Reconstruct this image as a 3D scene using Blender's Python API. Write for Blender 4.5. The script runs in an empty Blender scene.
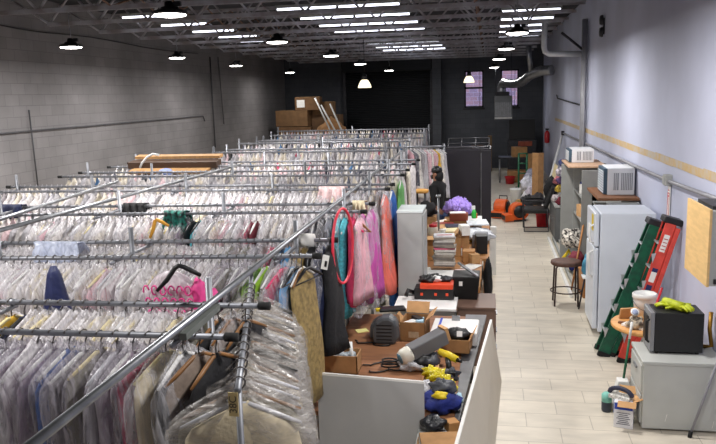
import bpy, bmesh, math, random
from mathutils import Vector, Matrix, Euler
S = bpy.context.scene
COL = S.collection
R = random.Random(11)
PI = math.pi

# ------------------------------------------------------------------ camera
F, CX, CY, H, ROLL = 740.0, 358.0, 222.0, 3.1, 0.027
_u, _v = 132 + 130 * ROLL, -130 + 132 * ROLL
TH = math.atan(-_v / F); PS = math.atan(_u * math.cos(TH) / F)
FW = Vector((-math.sin(PS) * math.cos(TH), math.cos(PS) * math.cos(TH), -math.sin(TH)))
RT = Vector((math.cos(PS), math.sin(PS), 0)); UP = RT.cross(FW)
def at(px, py, x=None, y=None, z=None):
    """a point of the place that the photograph shows at (px, py), on the plane x=, y= or z="""
    a, b = px - CX, py - CY
    c, s = math.cos(ROLL), math.sin(ROLL)
    d = FW * F + RT * (a * c - b * s) - UP * (a * s + b * c)
    t = (z - H) / d.z if z is not None else (y / d.y if y is not None else x / d.x)
    return Vector((d.x * t, d.y * t, H + d.z * t))
cam = bpy.data.cameras.new('camera'); cam_o = bpy.data.objects.new('camera', cam); COL.objects.link(cam_o)
c_, s_ = math.cos(ROLL), math.sin(ROLL)
rx = RT * c_ - UP * s_; uy = UP * c_ + RT * s_
m3 = Matrix((rx, uy, -FW)).transposed()
cam_o.matrix_world = Matrix.Translation((0, 0, H)) @ m3.to_4x4()
cam.sensor_width = 36; cam.sensor_fit = 'HORIZONTAL'; cam.lens = F / 716 * 36
cam.clip_start = 0.05; cam.clip_end = 200
S.camera = cam_o

# ------------------------------------------------------------------ materials
def lin(c):
    return tuple(((x / 255) / 12.92 if x / 255 <= 0.04045 else ((x / 255 + 0.055) / 1.055) ** 2.4) for x in c) + (1.0,)
MATS = {}
def mat(name, rgb, rough=0.6, metal=0.0, var=0.12, scale=8.0, bump=0.0, bscale=None, stretch=(1, 1, 1), emit=None, estr=0.0, spec=0.5, rgb2=None, detail=3.0):
    if name in MATS: return MATS[name]
    m = bpy.data.materials.new(name); m.use_nodes = True
    nt = m.node_tree; N = nt.nodes; L = nt.links
    b = N['Principled BSDF']
    b.inputs['Roughness'].default_value = rough; b.inputs['Metallic'].default_value = metal
    b.inputs['Specular IOR Level'].default_value = spec
    col = lin(rgb)
    tc = N.new('ShaderNodeTexCoord'); mp = N.new('ShaderNodeMapping'); mp.inputs['Scale'].default_value = stretch
    L.new(tc.outputs['Object'], mp.inputs['Vector'])
    no = N.new('ShaderNodeTexNoise'); no.inputs['Scale'].default_value = scale; no.inputs['Detail'].default_value = detail
    L.new(mp.outputs['Vector'], no.inputs['Vector'])
    rp = N.new('ShaderNodeValToRGB')
    lo = lin(rgb2) if rgb2 else tuple(x * (1 - var) for x in col[:3]) + (1,)
    hi = col if rgb2 else tuple(min(1, x * (1 + var)) for x in col[:3]) + (1,)
    rp.color_ramp.elements[0].color = lo; rp.color_ramp.elements[1].color = hi
    rp.color_ramp.elements[0].position = 0.35; rp.color_ramp.elements[1].position = 0.65
    L.new(no.outputs['Fac'], rp.inputs['Fac']); L.new(rp.outputs['Color'], b.inputs['Base Color'])
    if bump:
        n2 = N.new('ShaderNodeTexNoise'); n2.inputs['Scale'].default_value = bscale or scale * 3; n2.inputs['Detail'].default_value = 4
        L.new(mp.outputs['Vector'], n2.inputs['Vector'])
        bp = N.new('ShaderNodeBump'); bp.inputs['Strength'].default_value = bump; bp.inputs['Distance'].default_value = 0.02
        L.new(n2.outputs['Fac'], bp.inputs['Height']); L.new(bp.outputs['Normal'], b.inputs['Normal'])
    if emit:
        b.inputs['Emission Color'].default_value = lin(emit); b.inputs['Emission Strength'].default_value = estr
    MATS[name] = m; return m
def film(name, rgb, lo, hi, rough=0.3, stretch=(3, 6, 1.0), scale=4.2):
    """clear plastic film: part see-through, part milky, creased"""
    if name in MATS: return MATS[name]
    m = bpy.data.materials.new(name); m.use_nodes = True
    nt = m.node_tree; N = nt.nodes; L = nt.links; b = N['Principled BSDF']; out = N['Material Output']
    b.inputs['Base Color'].default_value = lin(rgb); b.inputs['Roughness'].default_value = rough; b.inputs['Specular IOR Level'].default_value = 0.7
    tc = N.new('ShaderNodeTexCoord'); mp = N.new('ShaderNodeMapping'); mp.inputs['Scale'].default_value = stretch
    oi = N.new('ShaderNodeObjectInfo'); ad = N.new('ShaderNodeVectorMath'); ad.operation = 'ADD'
    cb = N.new('ShaderNodeCombineXYZ'); mu = N.new('ShaderNodeMath'); mu.operation = 'MULTIPLY'; mu.inputs[1].default_value = 37.0
    L.new(oi.outputs['Random'], mu.inputs[0]); L.new(mu.outputs[0], cb.inputs[0]); L.new(mu.outputs[0], cb.inputs[1])
    L.new(tc.outputs['Object'], mp.inputs['Vector']); L.new(mp.outputs['Vector'], ad.inputs[0]); L.new(cb.outputs[0], ad.inputs[1])
    no = N.new('ShaderNodeTexNoise'); no.inputs['Scale'].default_value = scale; no.inputs['Detail'].default_value = 5; no.inputs['Distortion'].default_value = 1.6
    L.new(ad.outputs[0], no.inputs['Vector'])
    mr = N.new('ShaderNodeMapRange'); mr.inputs[1].default_value = 0.36; mr.inputs[2].default_value = 0.68; mr.inputs[3].default_value = lo; mr.inputs[4].default_value = hi
    L.new(no.outputs['Fac'], mr.inputs[0])
    bp = N.new('ShaderNodeBump'); bp.inputs['Strength'].default_value = 0.6; bp.inputs['Distance'].default_value = 0.03
    L.new(no.outputs['Fac'], bp.inputs['Height']); L.new(bp.outputs['Normal'], b.inputs['Normal'])
    tr = N.new('ShaderNodeBsdfTransparent'); mx = N.new('ShaderNodeMixShader')
    L.new(mr.outputs[0], mx.inputs[0]); L.new(tr.outputs[0], mx.inputs[1]); L.new(b.outputs[0], mx.inputs[2]); L.new(mx.outputs[0], out.inputs['Surface'])
    MATS[name] = m; return m

# ------------------------------------------------------------------ mesh builder
class MB:
    def __init__(s): s.v = []; s.f = []; s.m = []; s.s = []
    def add(s, vs, fs, m=0, smooth=False):
        o = len(s.v); s.v += [Vector(v) for v in vs]
        for f in fs: s.f.append([i + o for i in f]); s.m.append(m); s.s.append(smooth)
        return s
    def box(s, c, d, rz=0, m=0, rx=0, ry=0):
        M = Euler((rx, ry, rz)).to_matrix(); c = Vector(c)
        vs = [c + M @ Vector((x * d[0] / 2, y * d[1] / 2, z * d[2] / 2)) for x in (-1, 1) for y in (-1, 1) for z in (-1, 1)]
        return s.add(vs, [(0, 1, 3, 2), (4, 6, 7, 5), (0, 4, 5, 1), (2, 3, 7, 6), (0, 2, 6, 4), (1, 5, 7, 3)], m)
    def span(s, a, b, m=0):
        a, b = Vector(a), Vector(b)
        return s.box((a + b) / 2, [abs(b[i] - a[i]) for i in range(3)], m=m)
    def loft(s, rings, m=0, smooth=True, c0=True, c1=True):
        n = len(rings[0]); vs = [v for r in rings for v in r]; fs = []
        for k in range(len(rings) - 1):
            for i in range(n):
                j = (i + 1) % n; fs.append((k * n + i, k * n + j, (k + 1) * n + j, (k + 1) * n + i))
        if c0: fs.append(tuple(range(n - 1, -1, -1)))
        if c1: fs.append(tuple((len(rings) - 1) * n + i for i in range(n)))
        return s.add(vs, fs, m, smooth)
    def tube(s, pts, r, n=8, m=0, closed=False, flat=None):
        pts = [Vector(p) for p in pts]; k = len(pts); rings = []; up = None
        for i, p in enumerate(pts):
            a = pts[i - 1] if (i > 0 or closed) else p; b = pts[(i + 1) % k] if (i < k - 1 or closed) else p
            t = (b - a).normalized()
            if up is None:
                up = t.orthogonal().normalized() if flat is None else Vector(flat)
            up = (up - t * up.dot(t)).normalized(); w = t.cross(up); rr = r[i] if isinstance(r, (list, tuple)) else r
            rings.append([p + (up * math.cos(2 * PI * q / n) + w * math.sin(2 * PI * q / n)) * rr for q in range(n)])
        if closed: rings.append(rings[0])
        return s.loft(rings, m, n > 4, not closed, not closed)
    def cyl(s, a, b, r, r2=None, n=14, m=0): return s.tube([a, b], [r, r if r2 is None else r2], n, m)
    def lathe(s, prof, n=20, c=(0, 0, 0), M=None, m=0, cap=True):
        c = Vector(c); M = M or Matrix.Identity(3)
        rings = [[c + M @ Vector((r * math.cos(2 * PI * q / n), r * math.sin(2 * PI * q / n), z)) for q in range(n)] for r, z in prof]
        return s.loft(rings, m, True, cap, cap)
    def prism(s, poly, a, b, m=0):
        """poly: list of 3-D points of one end face; extruded from offset a to offset b (vectors)"""
        a, b = Vector(a), Vector(b)
        return s.loft([[Vector(p) + a for p in poly], [Vector(p) + b for p in poly]], m, False)
    def blob(s, c, r, seed=0, amp=0.15, nu=16, nv=10, m=0, flat=True):
        q = random.Random(seed); ph = [(q.uniform(0, 6.3), q.uniform(2, 5), q.uniform(2, 6)) for _ in range(4)]
        rings = []
        for k in range(nv + 1):
            t = PI * k / nv; ring = []
            for i in range(nu):
                a = 2 * PI * i / nu
                w = 1 + amp * sum(math.sin(p + f * a) * math.sin(g * t + p) for p, f, g in [(x[0], round(x[1]), x[2]) for x in ph]) / 1.6
                z = -math.cos(t) * w
                if flat: z = max(z, -0.75)
                rr = max(math.sin(t), 0.03) * w
                ring.append(Vector(c) + Vector((r[0] * rr * math.cos(a), r[1] * rr * math.sin(a), r[2] * z)))
            rings.append(ring)
        return s.loft(rings, m, True)
    def mesh(s, name, mats, off=Vector((0, 0, 0))):
        me = bpy.data.meshes.new(name); me.from_pydata([v - off for v in s.v], [], s.f)
        for q in (mats if isinstance(mats, (list, tuple)) else [mats]): me.materials.append(q)
        me.polygons.foreach_set('material_index', s.m); me.polygons.foreach_set('use_smooth', s.s)
        me.update(); return me
    def build(s, name, mats, parent=None, bev=0.0, solid=0.0):
        top = parent
        while top is not None and top.parent is not None: top = top.parent
        if top is not None: off = Vector(top.location)
        else:
            xs = [v.x for v in s.v]; ys = [v.y for v in s.v]; zs = [v.z for v in s.v]
            off = Vector(((min(xs) + max(xs)) / 2, (min(ys) + max(ys)) / 2, min(zs)))
        par_off = Vector((0, 0, 0))
        if parent is not None and parent is not top:
            q = parent
            while q is not top: par_off += q.location; q = q.parent
        o = bpy.data.objects.new(name, s.mesh(name, mats, off + par_off)); COL.objects.link(o)
        if parent is not None: o.parent = parent
        else: o.location = off
        if solid:
            md = o.modifiers.new('thick', 'SOLIDIFY'); md.thickness = solid; md.offset = 0
        if bev:
            md = o.modifiers.new('soft_edges', 'BEVEL'); md.width = bev; md.segments = 2; md.limit_method = 'ANGLE'; md.angle_limit = 0.7
        return o
def tag(o, label, cat, group=None):
    o['label'] = label; o['category'] = cat
    if group: o['group'] = group
    return o
def thing(name, label, cat, loc=(0, 0, 0), group=None):
    o = bpy.data.objects.new(name, None); COL.objects.link(o); o.location = loc; o.empty_display_size = 0.1
    return tag(o, label, cat, group)
def struct(o): o['kind'] = 'structure'; return o
def dup(root, loc=None, rz=None, label=None, group=None):
    r = root.copy(); COL.objects.link(r)
    if loc is not None: r.location = loc
    if rz is not None: r.rotation_euler = (0, 0, rz)
    if label: r['label'] = label
    if group: r['group'] = group
    for ch in list(root.children):
        c = ch.copy(); COL.objects.link(c); c.parent = r
        for g in list(ch.children):
            d = g.copy(); COL.objects.link(d); d.parent = c
    return r
def setmat(o, m, slot=0):
    sl = o.material_slots[slot]; sl.link = 'OBJECT'; sl.material = m
_ONES = 'zeroth first second third fourth fifth sixth seventh eighth ninth tenth eleventh twelfth thirteenth fourteenth fifteenth sixteenth seventeenth eighteenth nineteenth'.split()
_TENS = {2: 'twent', 3: 'thirt', 4: 'fort', 5: 'fift', 6: 'sixt'}
def ordinal(n):
    if n < 20: return _ONES[n]
    t, u = divmod(n, 10)
    return _TENS[t] + 'ieth' if u == 0 else _TENS[t] + 'y-' + _ONES[u]

# common materials
steel = mat('galvanised_steel', (150, 152, 156), 0.38, 0.85, 0.15, 12)
darksteel = mat('dark_steel', (58, 58, 62), 0.5, 0.6, 0.2, 10)
black = mat('black_plastic', (15, 15, 17), 0.45, 0, 0.2, 10)
rubber = mat('black_rubber', (14, 14, 15), 0.8, 0, 0.2, 10)
white = mat('white_plastic', (226, 226, 224), 0.45, 0, 0.05, 6)
card = mat('cardboard', (170, 128, 84), 0.85, 0, 0.12, 10)
cardin = mat('cardboard_inside', (196, 152, 104), 0.85, 0, 0.1, 10)
wood = mat('brown_wood', (120, 78, 48), 0.55, 0, 0.2, 5, stretch=(1, 12, 1))
lightwood = mat('pale_wood', (205, 170, 118), 0.6, 0, 0.12, 4, stretch=(10, 1, 1))
greymetal = mat('grey_painted_metal', (166, 168, 165), 0.5, 0.1, 0.05, 4)
paper = mat('paper', (232, 230, 226), 0.8, 0, 0.05, 20)
red = mat('red_plastic', (190, 28, 40), 0.4, 0, 0.1, 8)
orange = mat('orange_plastic', (214, 92, 30), 0.45, 0, 0.12, 8)
green = mat('green_paint', (22, 92, 62), 0.5, 0, 0.2, 14)
yellow = mat('yellow_plastic', (224, 196, 30), 0.5, 0, 0.1, 10)
blue = mat('blue_cloth', (30, 44, 120), 0.75, 0, 0.25, 12, bump=0.3)
# ------------------------------------------------------------------ the room
XL, XR, YB, YF, ZC = -8.6, 2.1, 31.0, -2.5, 5.1
def tile_mat():
    m = bpy.data.materials.new('floor_tiles'); m.use_nodes = True; N = m.node_tree.nodes; L = m.node_tree.links; b = N['Principled BSDF']
    tc = N.new('ShaderNodeTexCoord'); br = N.new('ShaderNodeTexBrick')
    br.inputs['Scale'].default_value = 1; br.inputs['Brick Width'].default_value = 0.6; br.inputs['Row Height'].default_value = 0.305; br.inputs['Mortar Size'].default_value = 0.004
    br.offset = 0.5; br.inputs['Color1'].default_value = lin((216, 207, 190)); br.inputs['Color2'].default_value = lin((207, 198, 182)); br.inputs['Mortar'].default_value = lin((172, 163, 148))
    L.new(tc.outputs['Object'], br.inputs['Vector'])
    mp = N.new('ShaderNodeMapping'); mp.inputs['Scale'].default_value = (1.2, 4, 1); L.new(tc.outputs['Object'], mp.inputs['Vector'])
    no = N.new('ShaderNodeTexNoise'); no.inputs['Scale'].default_value = 2.2; no.inputs['Detail'].default_value = 6; L.new(mp.outputs['Vector'], no.inputs['Vector'])
    mr = N.new('ShaderNodeMapRange'); mr.inputs[1].default_value = 0.3; mr.inputs[2].default_value = 0.7; mr.inputs[3].default_value = 0.84; mr.inputs[4].default_value = 1.06; L.new(no.outputs['Fac'], mr.inputs[0])
    mx = N.new('ShaderNodeMix'); mx.data_type = 'RGBA'; mx.blend_type = 'MULTIPLY'; mx.inputs[0].default_value = 1
    L.new(br.outputs['Color'], mx.inputs[6]); L.new(mr.outputs[0], mx.inputs[7]); L.new(mx.outputs[2], b.inputs['Base Color'])
    b.inputs['Roughness'].default_value = 0.42
    return m
def block_mat(name, c1, c2, mort, vec_yz=True):
    m = bpy.data.materials.new(name); m.use_nodes = True; N = m.node_tree.nodes; L = m.node_tree.links; b = N['Principled BSDF']
    tc = N.new('ShaderNodeTexCoord'); sp = N.new('ShaderNodeSeparateXYZ'); cb = N.new('ShaderNodeCombineXYZ')
    L.new(tc.outputs['Object'], sp.inputs[0]); L.new(sp.outputs[1 if vec_yz else 0], cb.inputs[0]); L.new(sp.outputs[2], cb.inputs[1])
    br = N.new('ShaderNodeTexBrick'); br.inputs['Scale'].default_value = 1; br.inputs['Brick Width'].default_value = 0.41; br.inputs['Row Height'].default_value = 0.205
    br.inputs['Mortar Size'].default_value = 0.006; br.inputs['Mortar Smooth'].default_value = 0.5
    br.inputs['Color1'].default_value = lin(c1); br.inputs['Color2'].default_value = lin(c2); br.inputs['Mortar'].default_value = lin(mort); L.new(cb.outputs[0], br.inputs['Vector'])
    no = N.new('ShaderNodeTexNoise'); no.inputs['Scale'].default_value = 0.9; no.inputs['Detail'].default_value = 7; L.new(cb.outputs[0], no.inputs['Vector'])
    mr = N.new('ShaderNodeMapRange'); mr.inputs[1].default_value = 0.3; mr.inputs[2].default_value = 0.7; mr.inputs[3].default_value = 0.8; mr.inputs[4].default_value = 1.15; L.new(no.outputs['Fac'], mr.inputs[0])
    mx = N.new('ShaderNodeMix'); mx.data_type = 'RGBA'; mx.blend_type = 'MULTIPLY'; mx.inputs[0].default_value = 1
    L.new(br.outputs['Color'], mx.inputs[6]); L.new(mr.outputs[0], mx.inputs[7]); L.new(mx.outputs[2], b.inputs['Base Color'])
    bp = N.new('ShaderNodeBump'); bp.inputs['Strength'].default_value = 0.35; bp.inputs['Distance'].default_value = 0.01; bp.invert = True
    L.new(br.outputs['Fac'], bp.inputs['Height']); L.new(bp.outputs['Normal'], b.inputs['Normal']); b.inputs['Roughness'].default_value = 0.85
    return m
leftm = block_mat('grey_block_wall', (128, 125, 126), (122, 119, 120), (106, 104, 106))
backm = block_mat('dark_painted_block', (84, 87, 94), (78, 81, 88), (66, 68, 74), False)
rightm = mat('pale_plaster', (182, 186, 206), 0.8, 0, 0.1, 0.55, bump=0.06, bscale=3, detail=6)
ceilm = mat('dark_roof_deck', (42, 42, 48), 0.9, 0, 0.2, 2)
joistm = mat('painted_joist_steel', (176, 176, 184), 0.5, 0.3, 0.25, 3, rgb2=(138, 130, 130))
fl = struct(MB().span((XL - .2, YF - .2, -0.1), (XR + .2, YB + .3, 0)).build('floor', tile_mat()))
struct(MB().span((XL - .2, YF - .2, ZC), (XR + .2, YB + .3, ZC + .15)).build('ceiling', ceilm))
struct(MB().span((XL - .2, YF, 0), (XL, YB, ZC)).build('wall_left', leftm))
struct(MB().span((XR, YF, 0), (XR + .2, YB, ZC)).build('wall_right', rightm))
struct(MB().span((XL - .2, YF - .2, 0), (XR + .2, YF, ZC)).build('wall_front', rightm))
W1, W2, WZ = (-1.03, -0.26), (0.42, 1.14), (2.48, 3.98)
wb = MB()
for a, b, z0, z1 in ((XL - .2, W1[0], 0, ZC), (W1[1], W2[0], 0, ZC), (W2[1], XR + .2, 0, ZC), (W1[0], W1[1], 0, WZ[0]), (W1[0], W1[1], WZ[1], ZC), (W2[0], W2[1], 0, WZ[0]), (W2[0], W2[1], WZ[1], ZC)):
    wb.span((a, YB, z0), (b, YB + .25, z1))
struct(wb.build('wall_back', backm))
glass = film('window_glass', (150, 160, 190), 0.04, 0.1, 0.1)
wframe = mat('black_window_frame', (22, 22, 26), 0.5, 0, 0.1, 5)
for i, w in enumerate((W1, W2)):
    f = MB(); x0, x1 = w; zm = (WZ[0] + WZ[1]) / 2 + .05
    for a, b in (((x0, WZ[0]), (x0 + .06, WZ[1])), ((x1 - .06, WZ[0]), (x1, WZ[1])), ((x0, WZ[0]), (x1, WZ[0] + .07)), ((x0, WZ[1] - .06), (x1, WZ[1])), ((x0, zm - .04), (x1, zm + .04)), ((x1 - .16, WZ[0]), (x1 - .14, WZ[1]))):
        f.span((a[0], YB + .05, a[1]), (b[0], YB + .13, b[1]))
    wf = struct(f.build('window_%d' % (i + 1), wframe))
    MB().span((x0 + .05, YB + .085, WZ[0] + .05), (x1 - .05, YB + .095, WZ[1] - .05)).build('pane', glass, wf)
    MB().span((x0 - .05, YB - .06, WZ[0] - .07), (x1 + .05, YB + .05, WZ[0])).build('sill', wframe, wf)
nb = block_mat('neighbour_brick', (150, 112, 108), (120, 100, 110), (170, 165, 175), False)
tag(MB().span((-6, 38, -1), (6, 38.4, 4.6)).build('outside_building', nb), 'reddish brick building across the yard, seen through the two back windows', 'building')
# roller shutter
shm = mat('black_shutter_steel', (22, 25, 30), 0.5, 0.4, 0.15, 4)
X0, X1 = -5.92, -2.42
sh = MB(); n = 56
prof = []
for k in range(n):
    z = 0.02 + 4.05 * k / n; prof += [(0.0, z), (0.03, z + 0.022), (0.03, z + 0.05)]
rings = [[Vector((x, YB - .12 - d, z)) for d, z in prof] for x in (X0, X1)]
vs = rings[0] + rings[1]; k = len(prof)
sh.add(vs, [(i, i + 1, k + i + 1, k + i) for i in range(k - 1)], 0)
d1 = struct(sh.build('door_1', shm))
MB().span((X0 - .1, YB - .5, 4.05), (X1 + .1, YB - .01, 4.5)).build('roller_hood', shm, d1, .02)
for x in (X0 - .06, X1 + .06): MB().span((x - .06, YB - .2, 0), (x + .06, YB - .01, 4.05)).build('guide_rail', darksteel, d1)
MB().span((X0, YB - .2, .02), (X1, YB - .1, .14)).build('bottom_bar', greymetal, d1)
struct(MB().span((-2.3, YB - .5, 0), (-1.95, YB - .01, ZC)).build('wall_pier', backm))
# yellow glue strip on the white wall
ym = mat('old_glue_yellow', (190, 162, 116), 0.8, 0, 0.1, 6, rgb2=(180, 172, 160))
tr = MB(); q = random.Random(5); y = 5.2; z = 2.25
while y < 25:
    l = q.uniform(.35, .9); h = q.uniform(.088, .098)
    tr.span((XR - .006, y, z - h / 2), (XR + .01, y + l * .998, z + h / 2)); y += l; z = 2.25 - (y - 5.2) * .004 + q.uniform(-.004, .004)
struct(tr.build('trim_1', ym))
# open-web joists
jm = MB(); zb, zt = 4.5, 5.02
for dy in (-.03, .03):
    jm.box((-3.15, dy, zb), (9.25, .014, .065)); jm.box((-3.25, dy, zt), (10.7, .014, .065))
jm.box((-3.15, 0, zb - .02), (9.25, .07, .008)); jm.box((-3.25, 0, zt + .025), (10.7, .1, .01))
x = -7.75; up = True; pts = [(-8.55, 0, zt)]
while x < 1.5: pts.append((x, 0, zb if up else zt)); up = not up; x += .47
pts.append((2.07, 0, zt))
for a, b in zip(pts[:-1], pts[1:]): jm.tube([a, b], .021, 6)
jo = struct(jm.build('ceiling_beam', joistm))
for i in range(14):
    o = jo if i == 0 else jo.copy()
    if i: COL.objects.link(o)
    o.location = (jo.location.x, 7.1 + 1.79 * i, jo.location.z)
# cross bridging running down the hall
for x in (-5.6, -0.25):
    b = MB(); rust = mat('rusty_bridging', (120, 92, 74), 0.7, 0.2, 0.3, 5)
    for i in range(13):
        y0 = 7.1 + 1.79 * i
        b.tube([(x, y0, 4.52), (x, y0 + 1.79, 5.0)], .014, 6); b.tube([(x, y0, 5.0), (x, y0 + 1.79, 4.52)], .014, 6)
    struct(b.build('ceiling_bridging', rust))

# ------------------------------------------------------------------ lamps
lens = mat('lamp_lens', (255, 255, 255), 0.4, 0, 0, 5, emit=(255, 250, 244), estr=14.0)
tubem = mat('fluorescent_tube', (255, 255, 255), 0.4, 0, 0, 5, emit=(236, 240, 255), estr=3.2)
def area(loc, power, size, col, shape='DISK', sy=None, rot=(0, 0, 0)):
    l = bpy.data.lights.new('lamp_light', 'AREA'); l.energy = power; l.shape = shape; l.size = size; l.color = col
    if sy: l.size_y = sy
    o = bpy.data.objects.new('lamp_light', l); COL.objects.link(o); o.location = loc; o.rotation_euler = rot
    return o
def high_bay():
    t = thing('high_bay_lamp', 'x', 'lamp', (0, 0, 0), 'round black high bay lamps hung from the roof')
    MB().lathe([(.03, .13), (.05, .12), (.055, .075), (.09, .07), (.1, .045), (.175, .03), (.185, .012), (.18, -.005), (.16, -.008)], 24).build('housing', black, t)
    MB().lathe([(.165, -.004), (.16, -.018), (.12, -.026), (.01, -.028)], 24).build('lens', lens, t)
    MB().tube([(0, 0, .12), (.015, 0, .2), (-.005, 0, .35), (0, 0, .54)], .006, 6).build('hanging_chain', steel, t)
    hk = MB(); hk.box((.09, 0, .1), (.07, .04, .05)); hk.build('driver_box', black, t)
    return t
cols = [(-6.5, 'column by the grey block wall'), (-3.42, 'middle column over the clothes rails'), (0.36, 'column above the tiled aisle')]
rows = [3.2, 7.45, 11.85, 16.3, 21.2, 27.6]
rown = ['first', 'second', 'third', 'fourth', 'fifth', 'last']
proto = high_bay(); first = True
LP = {0: (78, 84, 92, 88, 52, 28), 1: (62, 86, 74, 62, 34, 20), 2: (70, 74, 74, 58, 24, 12)}
POS = {0: {2: (-6.58, 11.13), 3: (-6.49, 15.04), 4: (-6.76, 19.54), 5: (-7.1, 26.36)}, 1: {1: (-3.29, 7.52), 2: (-3.38, 11.83), 3: (-3.47, 16.42), 4: (-3.66, 21.29), 5: (-3.68, 27.72)}, 2: {1: (.4, 7.0), 2: (.41, 11.99), 3: (.33, 16.23), 4: (.24, 21.18), 5: (.14, 28.2)}}
for ci, (x, cn) in enumerate(cols):
    for ri, y in enumerate(rows):
        x, y = POS[ci].get(ri, (cols[ci][0], y))
        if ri == 0 or (ri == 1 and ci != 1):
            area((x, y, 3.93), LP[ci][ri], .32, (1, .975, .95)); 
        else:
            area((x, y, 3.93), LP[ci][ri], .32, (1, .975, .95))
        if ri == 0: continue
        lab = 'round black high bay lamp, %s lit one down the %s' % (rown[ri - 1], cn)
        if first: proto.location = (x, y, 3.99); proto['label'] = lab; first = False
        else: dup(proto, (x, y, 3.99), label=lab)
for (x, y, z, w, lab) in ((-3.16, 19.0, 3.3, 60, 'warm white cone pendant hanging before the black roller shutter'), (-.66, 24.2, 3.42, 15, 'small cone pendant hanging in front of the two back windows')):
    t = thing('pendant_lamp', lab, 'lamp', (x, y, z))
    gl = mat('warm_glass_shade', (250, 240, 214), 0.4, 0, 0, 5, emit=(255, 238, 200), estr=1.3)
    MB().lathe([(.06, .2), (.1, .17), (.15, .08), (.175, 0), (.165, -.01), (.14, .06), (.09, .15)], 24, (x, y, z), cap=False).build('lamp_shade', gl, t)
    MB().lathe([(.02, .34), (.06, .32), (.075, .2), (.06, .19)], 16, (x, y, z)).build('cap', black, t)
    MB().cyl((x, y, z + .33), (x, y, 4.5), .008, n=6).build('cord', black, t)
def strip(x0, x1, y, lab, z=4.74):
    t = thing('ceiling_strip_light', lab, 'lamp', ((x0 + x1) / 2, y, z), 'fluorescent strip lights between the roof joists')
    MB().span((x0, y - .05, z + .02), (x1, y + .05, z + .07)).build('housing', greymetal, t)
    for hx in (x0 + .3, x1 - .3): MB().cyl((hx, y, z + .06), (hx, y, ZC), .006, n=6).build('hanger_rod', darksteel, t)
    k = max(1, round((x1 - x0) / 1.2)); w = (x1 - x0) / k
    for j in range(k):
        MB().cyl((x0 + j * w + .03, y, z), (x0 + (j + 1) * w - .03, y, z), .019, n=8).build('tube', tubem, t)
for i in range(9):
    y = 14.0 + 1.79 * i
    if i < 9: strip(-4.0, -1.62, y, 'long white strip light over the rails, %s bay from the front' % ordinal(i + 1))
    if i < 5: strip(-7.2, -6.1, y + .1, 'short white strip light near the block wall, %s bay from the front' % ordinal(i + 1))
    if i < 5: strip(.22, 1.45, y + 2.2, 'white strip light above the aisle, %s bay from the front' % ordinal(i + 1))

# ------------------------------------------------------------------ pipes and cables on the walls
def pipe(name, pts, r, m, lab, cat='pipe', group=None): return tag(MB().tube(pts, r, 8).build(name, m), lab, cat, group)
xw = XL + .04; wcm = mat('grey_conduit', (78, 78, 82), .6, .2, .1, 6)
pipe('wall_conduit', [at(-25, 135.8, x=xw), at(203, 116, x=xw), at(205, 121, x=xw)], .015, wcm, 'long dark horizontal conduit across the grey block wall', 'conduit')
pipe('wall_cable', [at(-25, 20, x=xw)] + [at(x, 25 + 31 * (x / 210) + 1.2 * math.sin(x / 20), x=xw) for x in range(0, 214, 18)], .013, darksteel, 'thin sagging cable high along the grey block wall', 'cable')
pipe('wall_conduit', [at(29, 110, x=xw), at(38, 186, x=xw)], .013, wcm, 'thin vertical conduit on the block wall crossing the horizontal one', 'conduit')
a = at(210, 57, x=xw); pipe('wall_conduit', [a, (xw, a.y, 1.6)], .022, wcm, 'thick vertical conduit down the grey block wall by the back racks', 'conduit')
a = at(218, 57, x=xw); pipe('wall_conduit', [a, (xw, a.y + .2, 2.3)], .015, wcm, 'thin vertical conduit beside the thick one on the block wall', 'conduit')
xr = XR - .035
cp = mat('painted_conduit', (140, 140, 146), 0.5, 0.2, 0.1, 6)
pipe('wall_conduit', [at(563, 133, x=xr), at(620, 159, x=xr), at(668, 181, x=xr), at(720, 200, x=xr)], .024, cp, 'grey conduit running along the white wall to the junction box', 'conduit')
a = at(563, 133, x=xr); tag(MB().box(a, (.09, .14, .12)).build('outlet_box', darksteel, None, .01), 'dark outlet box at the far end of the white wall conduit', 'box')
a = at(668, 180, x=xr); jb = thing('junction_box', 'grey junction box on the white wall above the ladders', 'box', a)
MB().box(a, (.09, .12, .13)).build('body', greymetal, jb, .008); MB().box(a + Vector((-.05, 0, 0)), (.01, .09, .1)).build('cover', greymetal, jb)
st = thing('hanging_label_strip', 'white strip with red print hanging on the wall above the red ladder', 'strip', a + Vector((.02, 0, -.1)))
MB().box(a + Vector((.02, .0, -.26)), (.012, .09, .4)).build('strip', paper, st)
b = MB()
for k in (-1, 1): b.box(a + Vector((.013, .035 * k, -.3)), (.004, .012, .3))
for k in range(3): b.box(a + Vector((.013, 0, -.12 - .035 * k)), (.004, .05, .014))
b.build('red_print', red, st)
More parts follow.
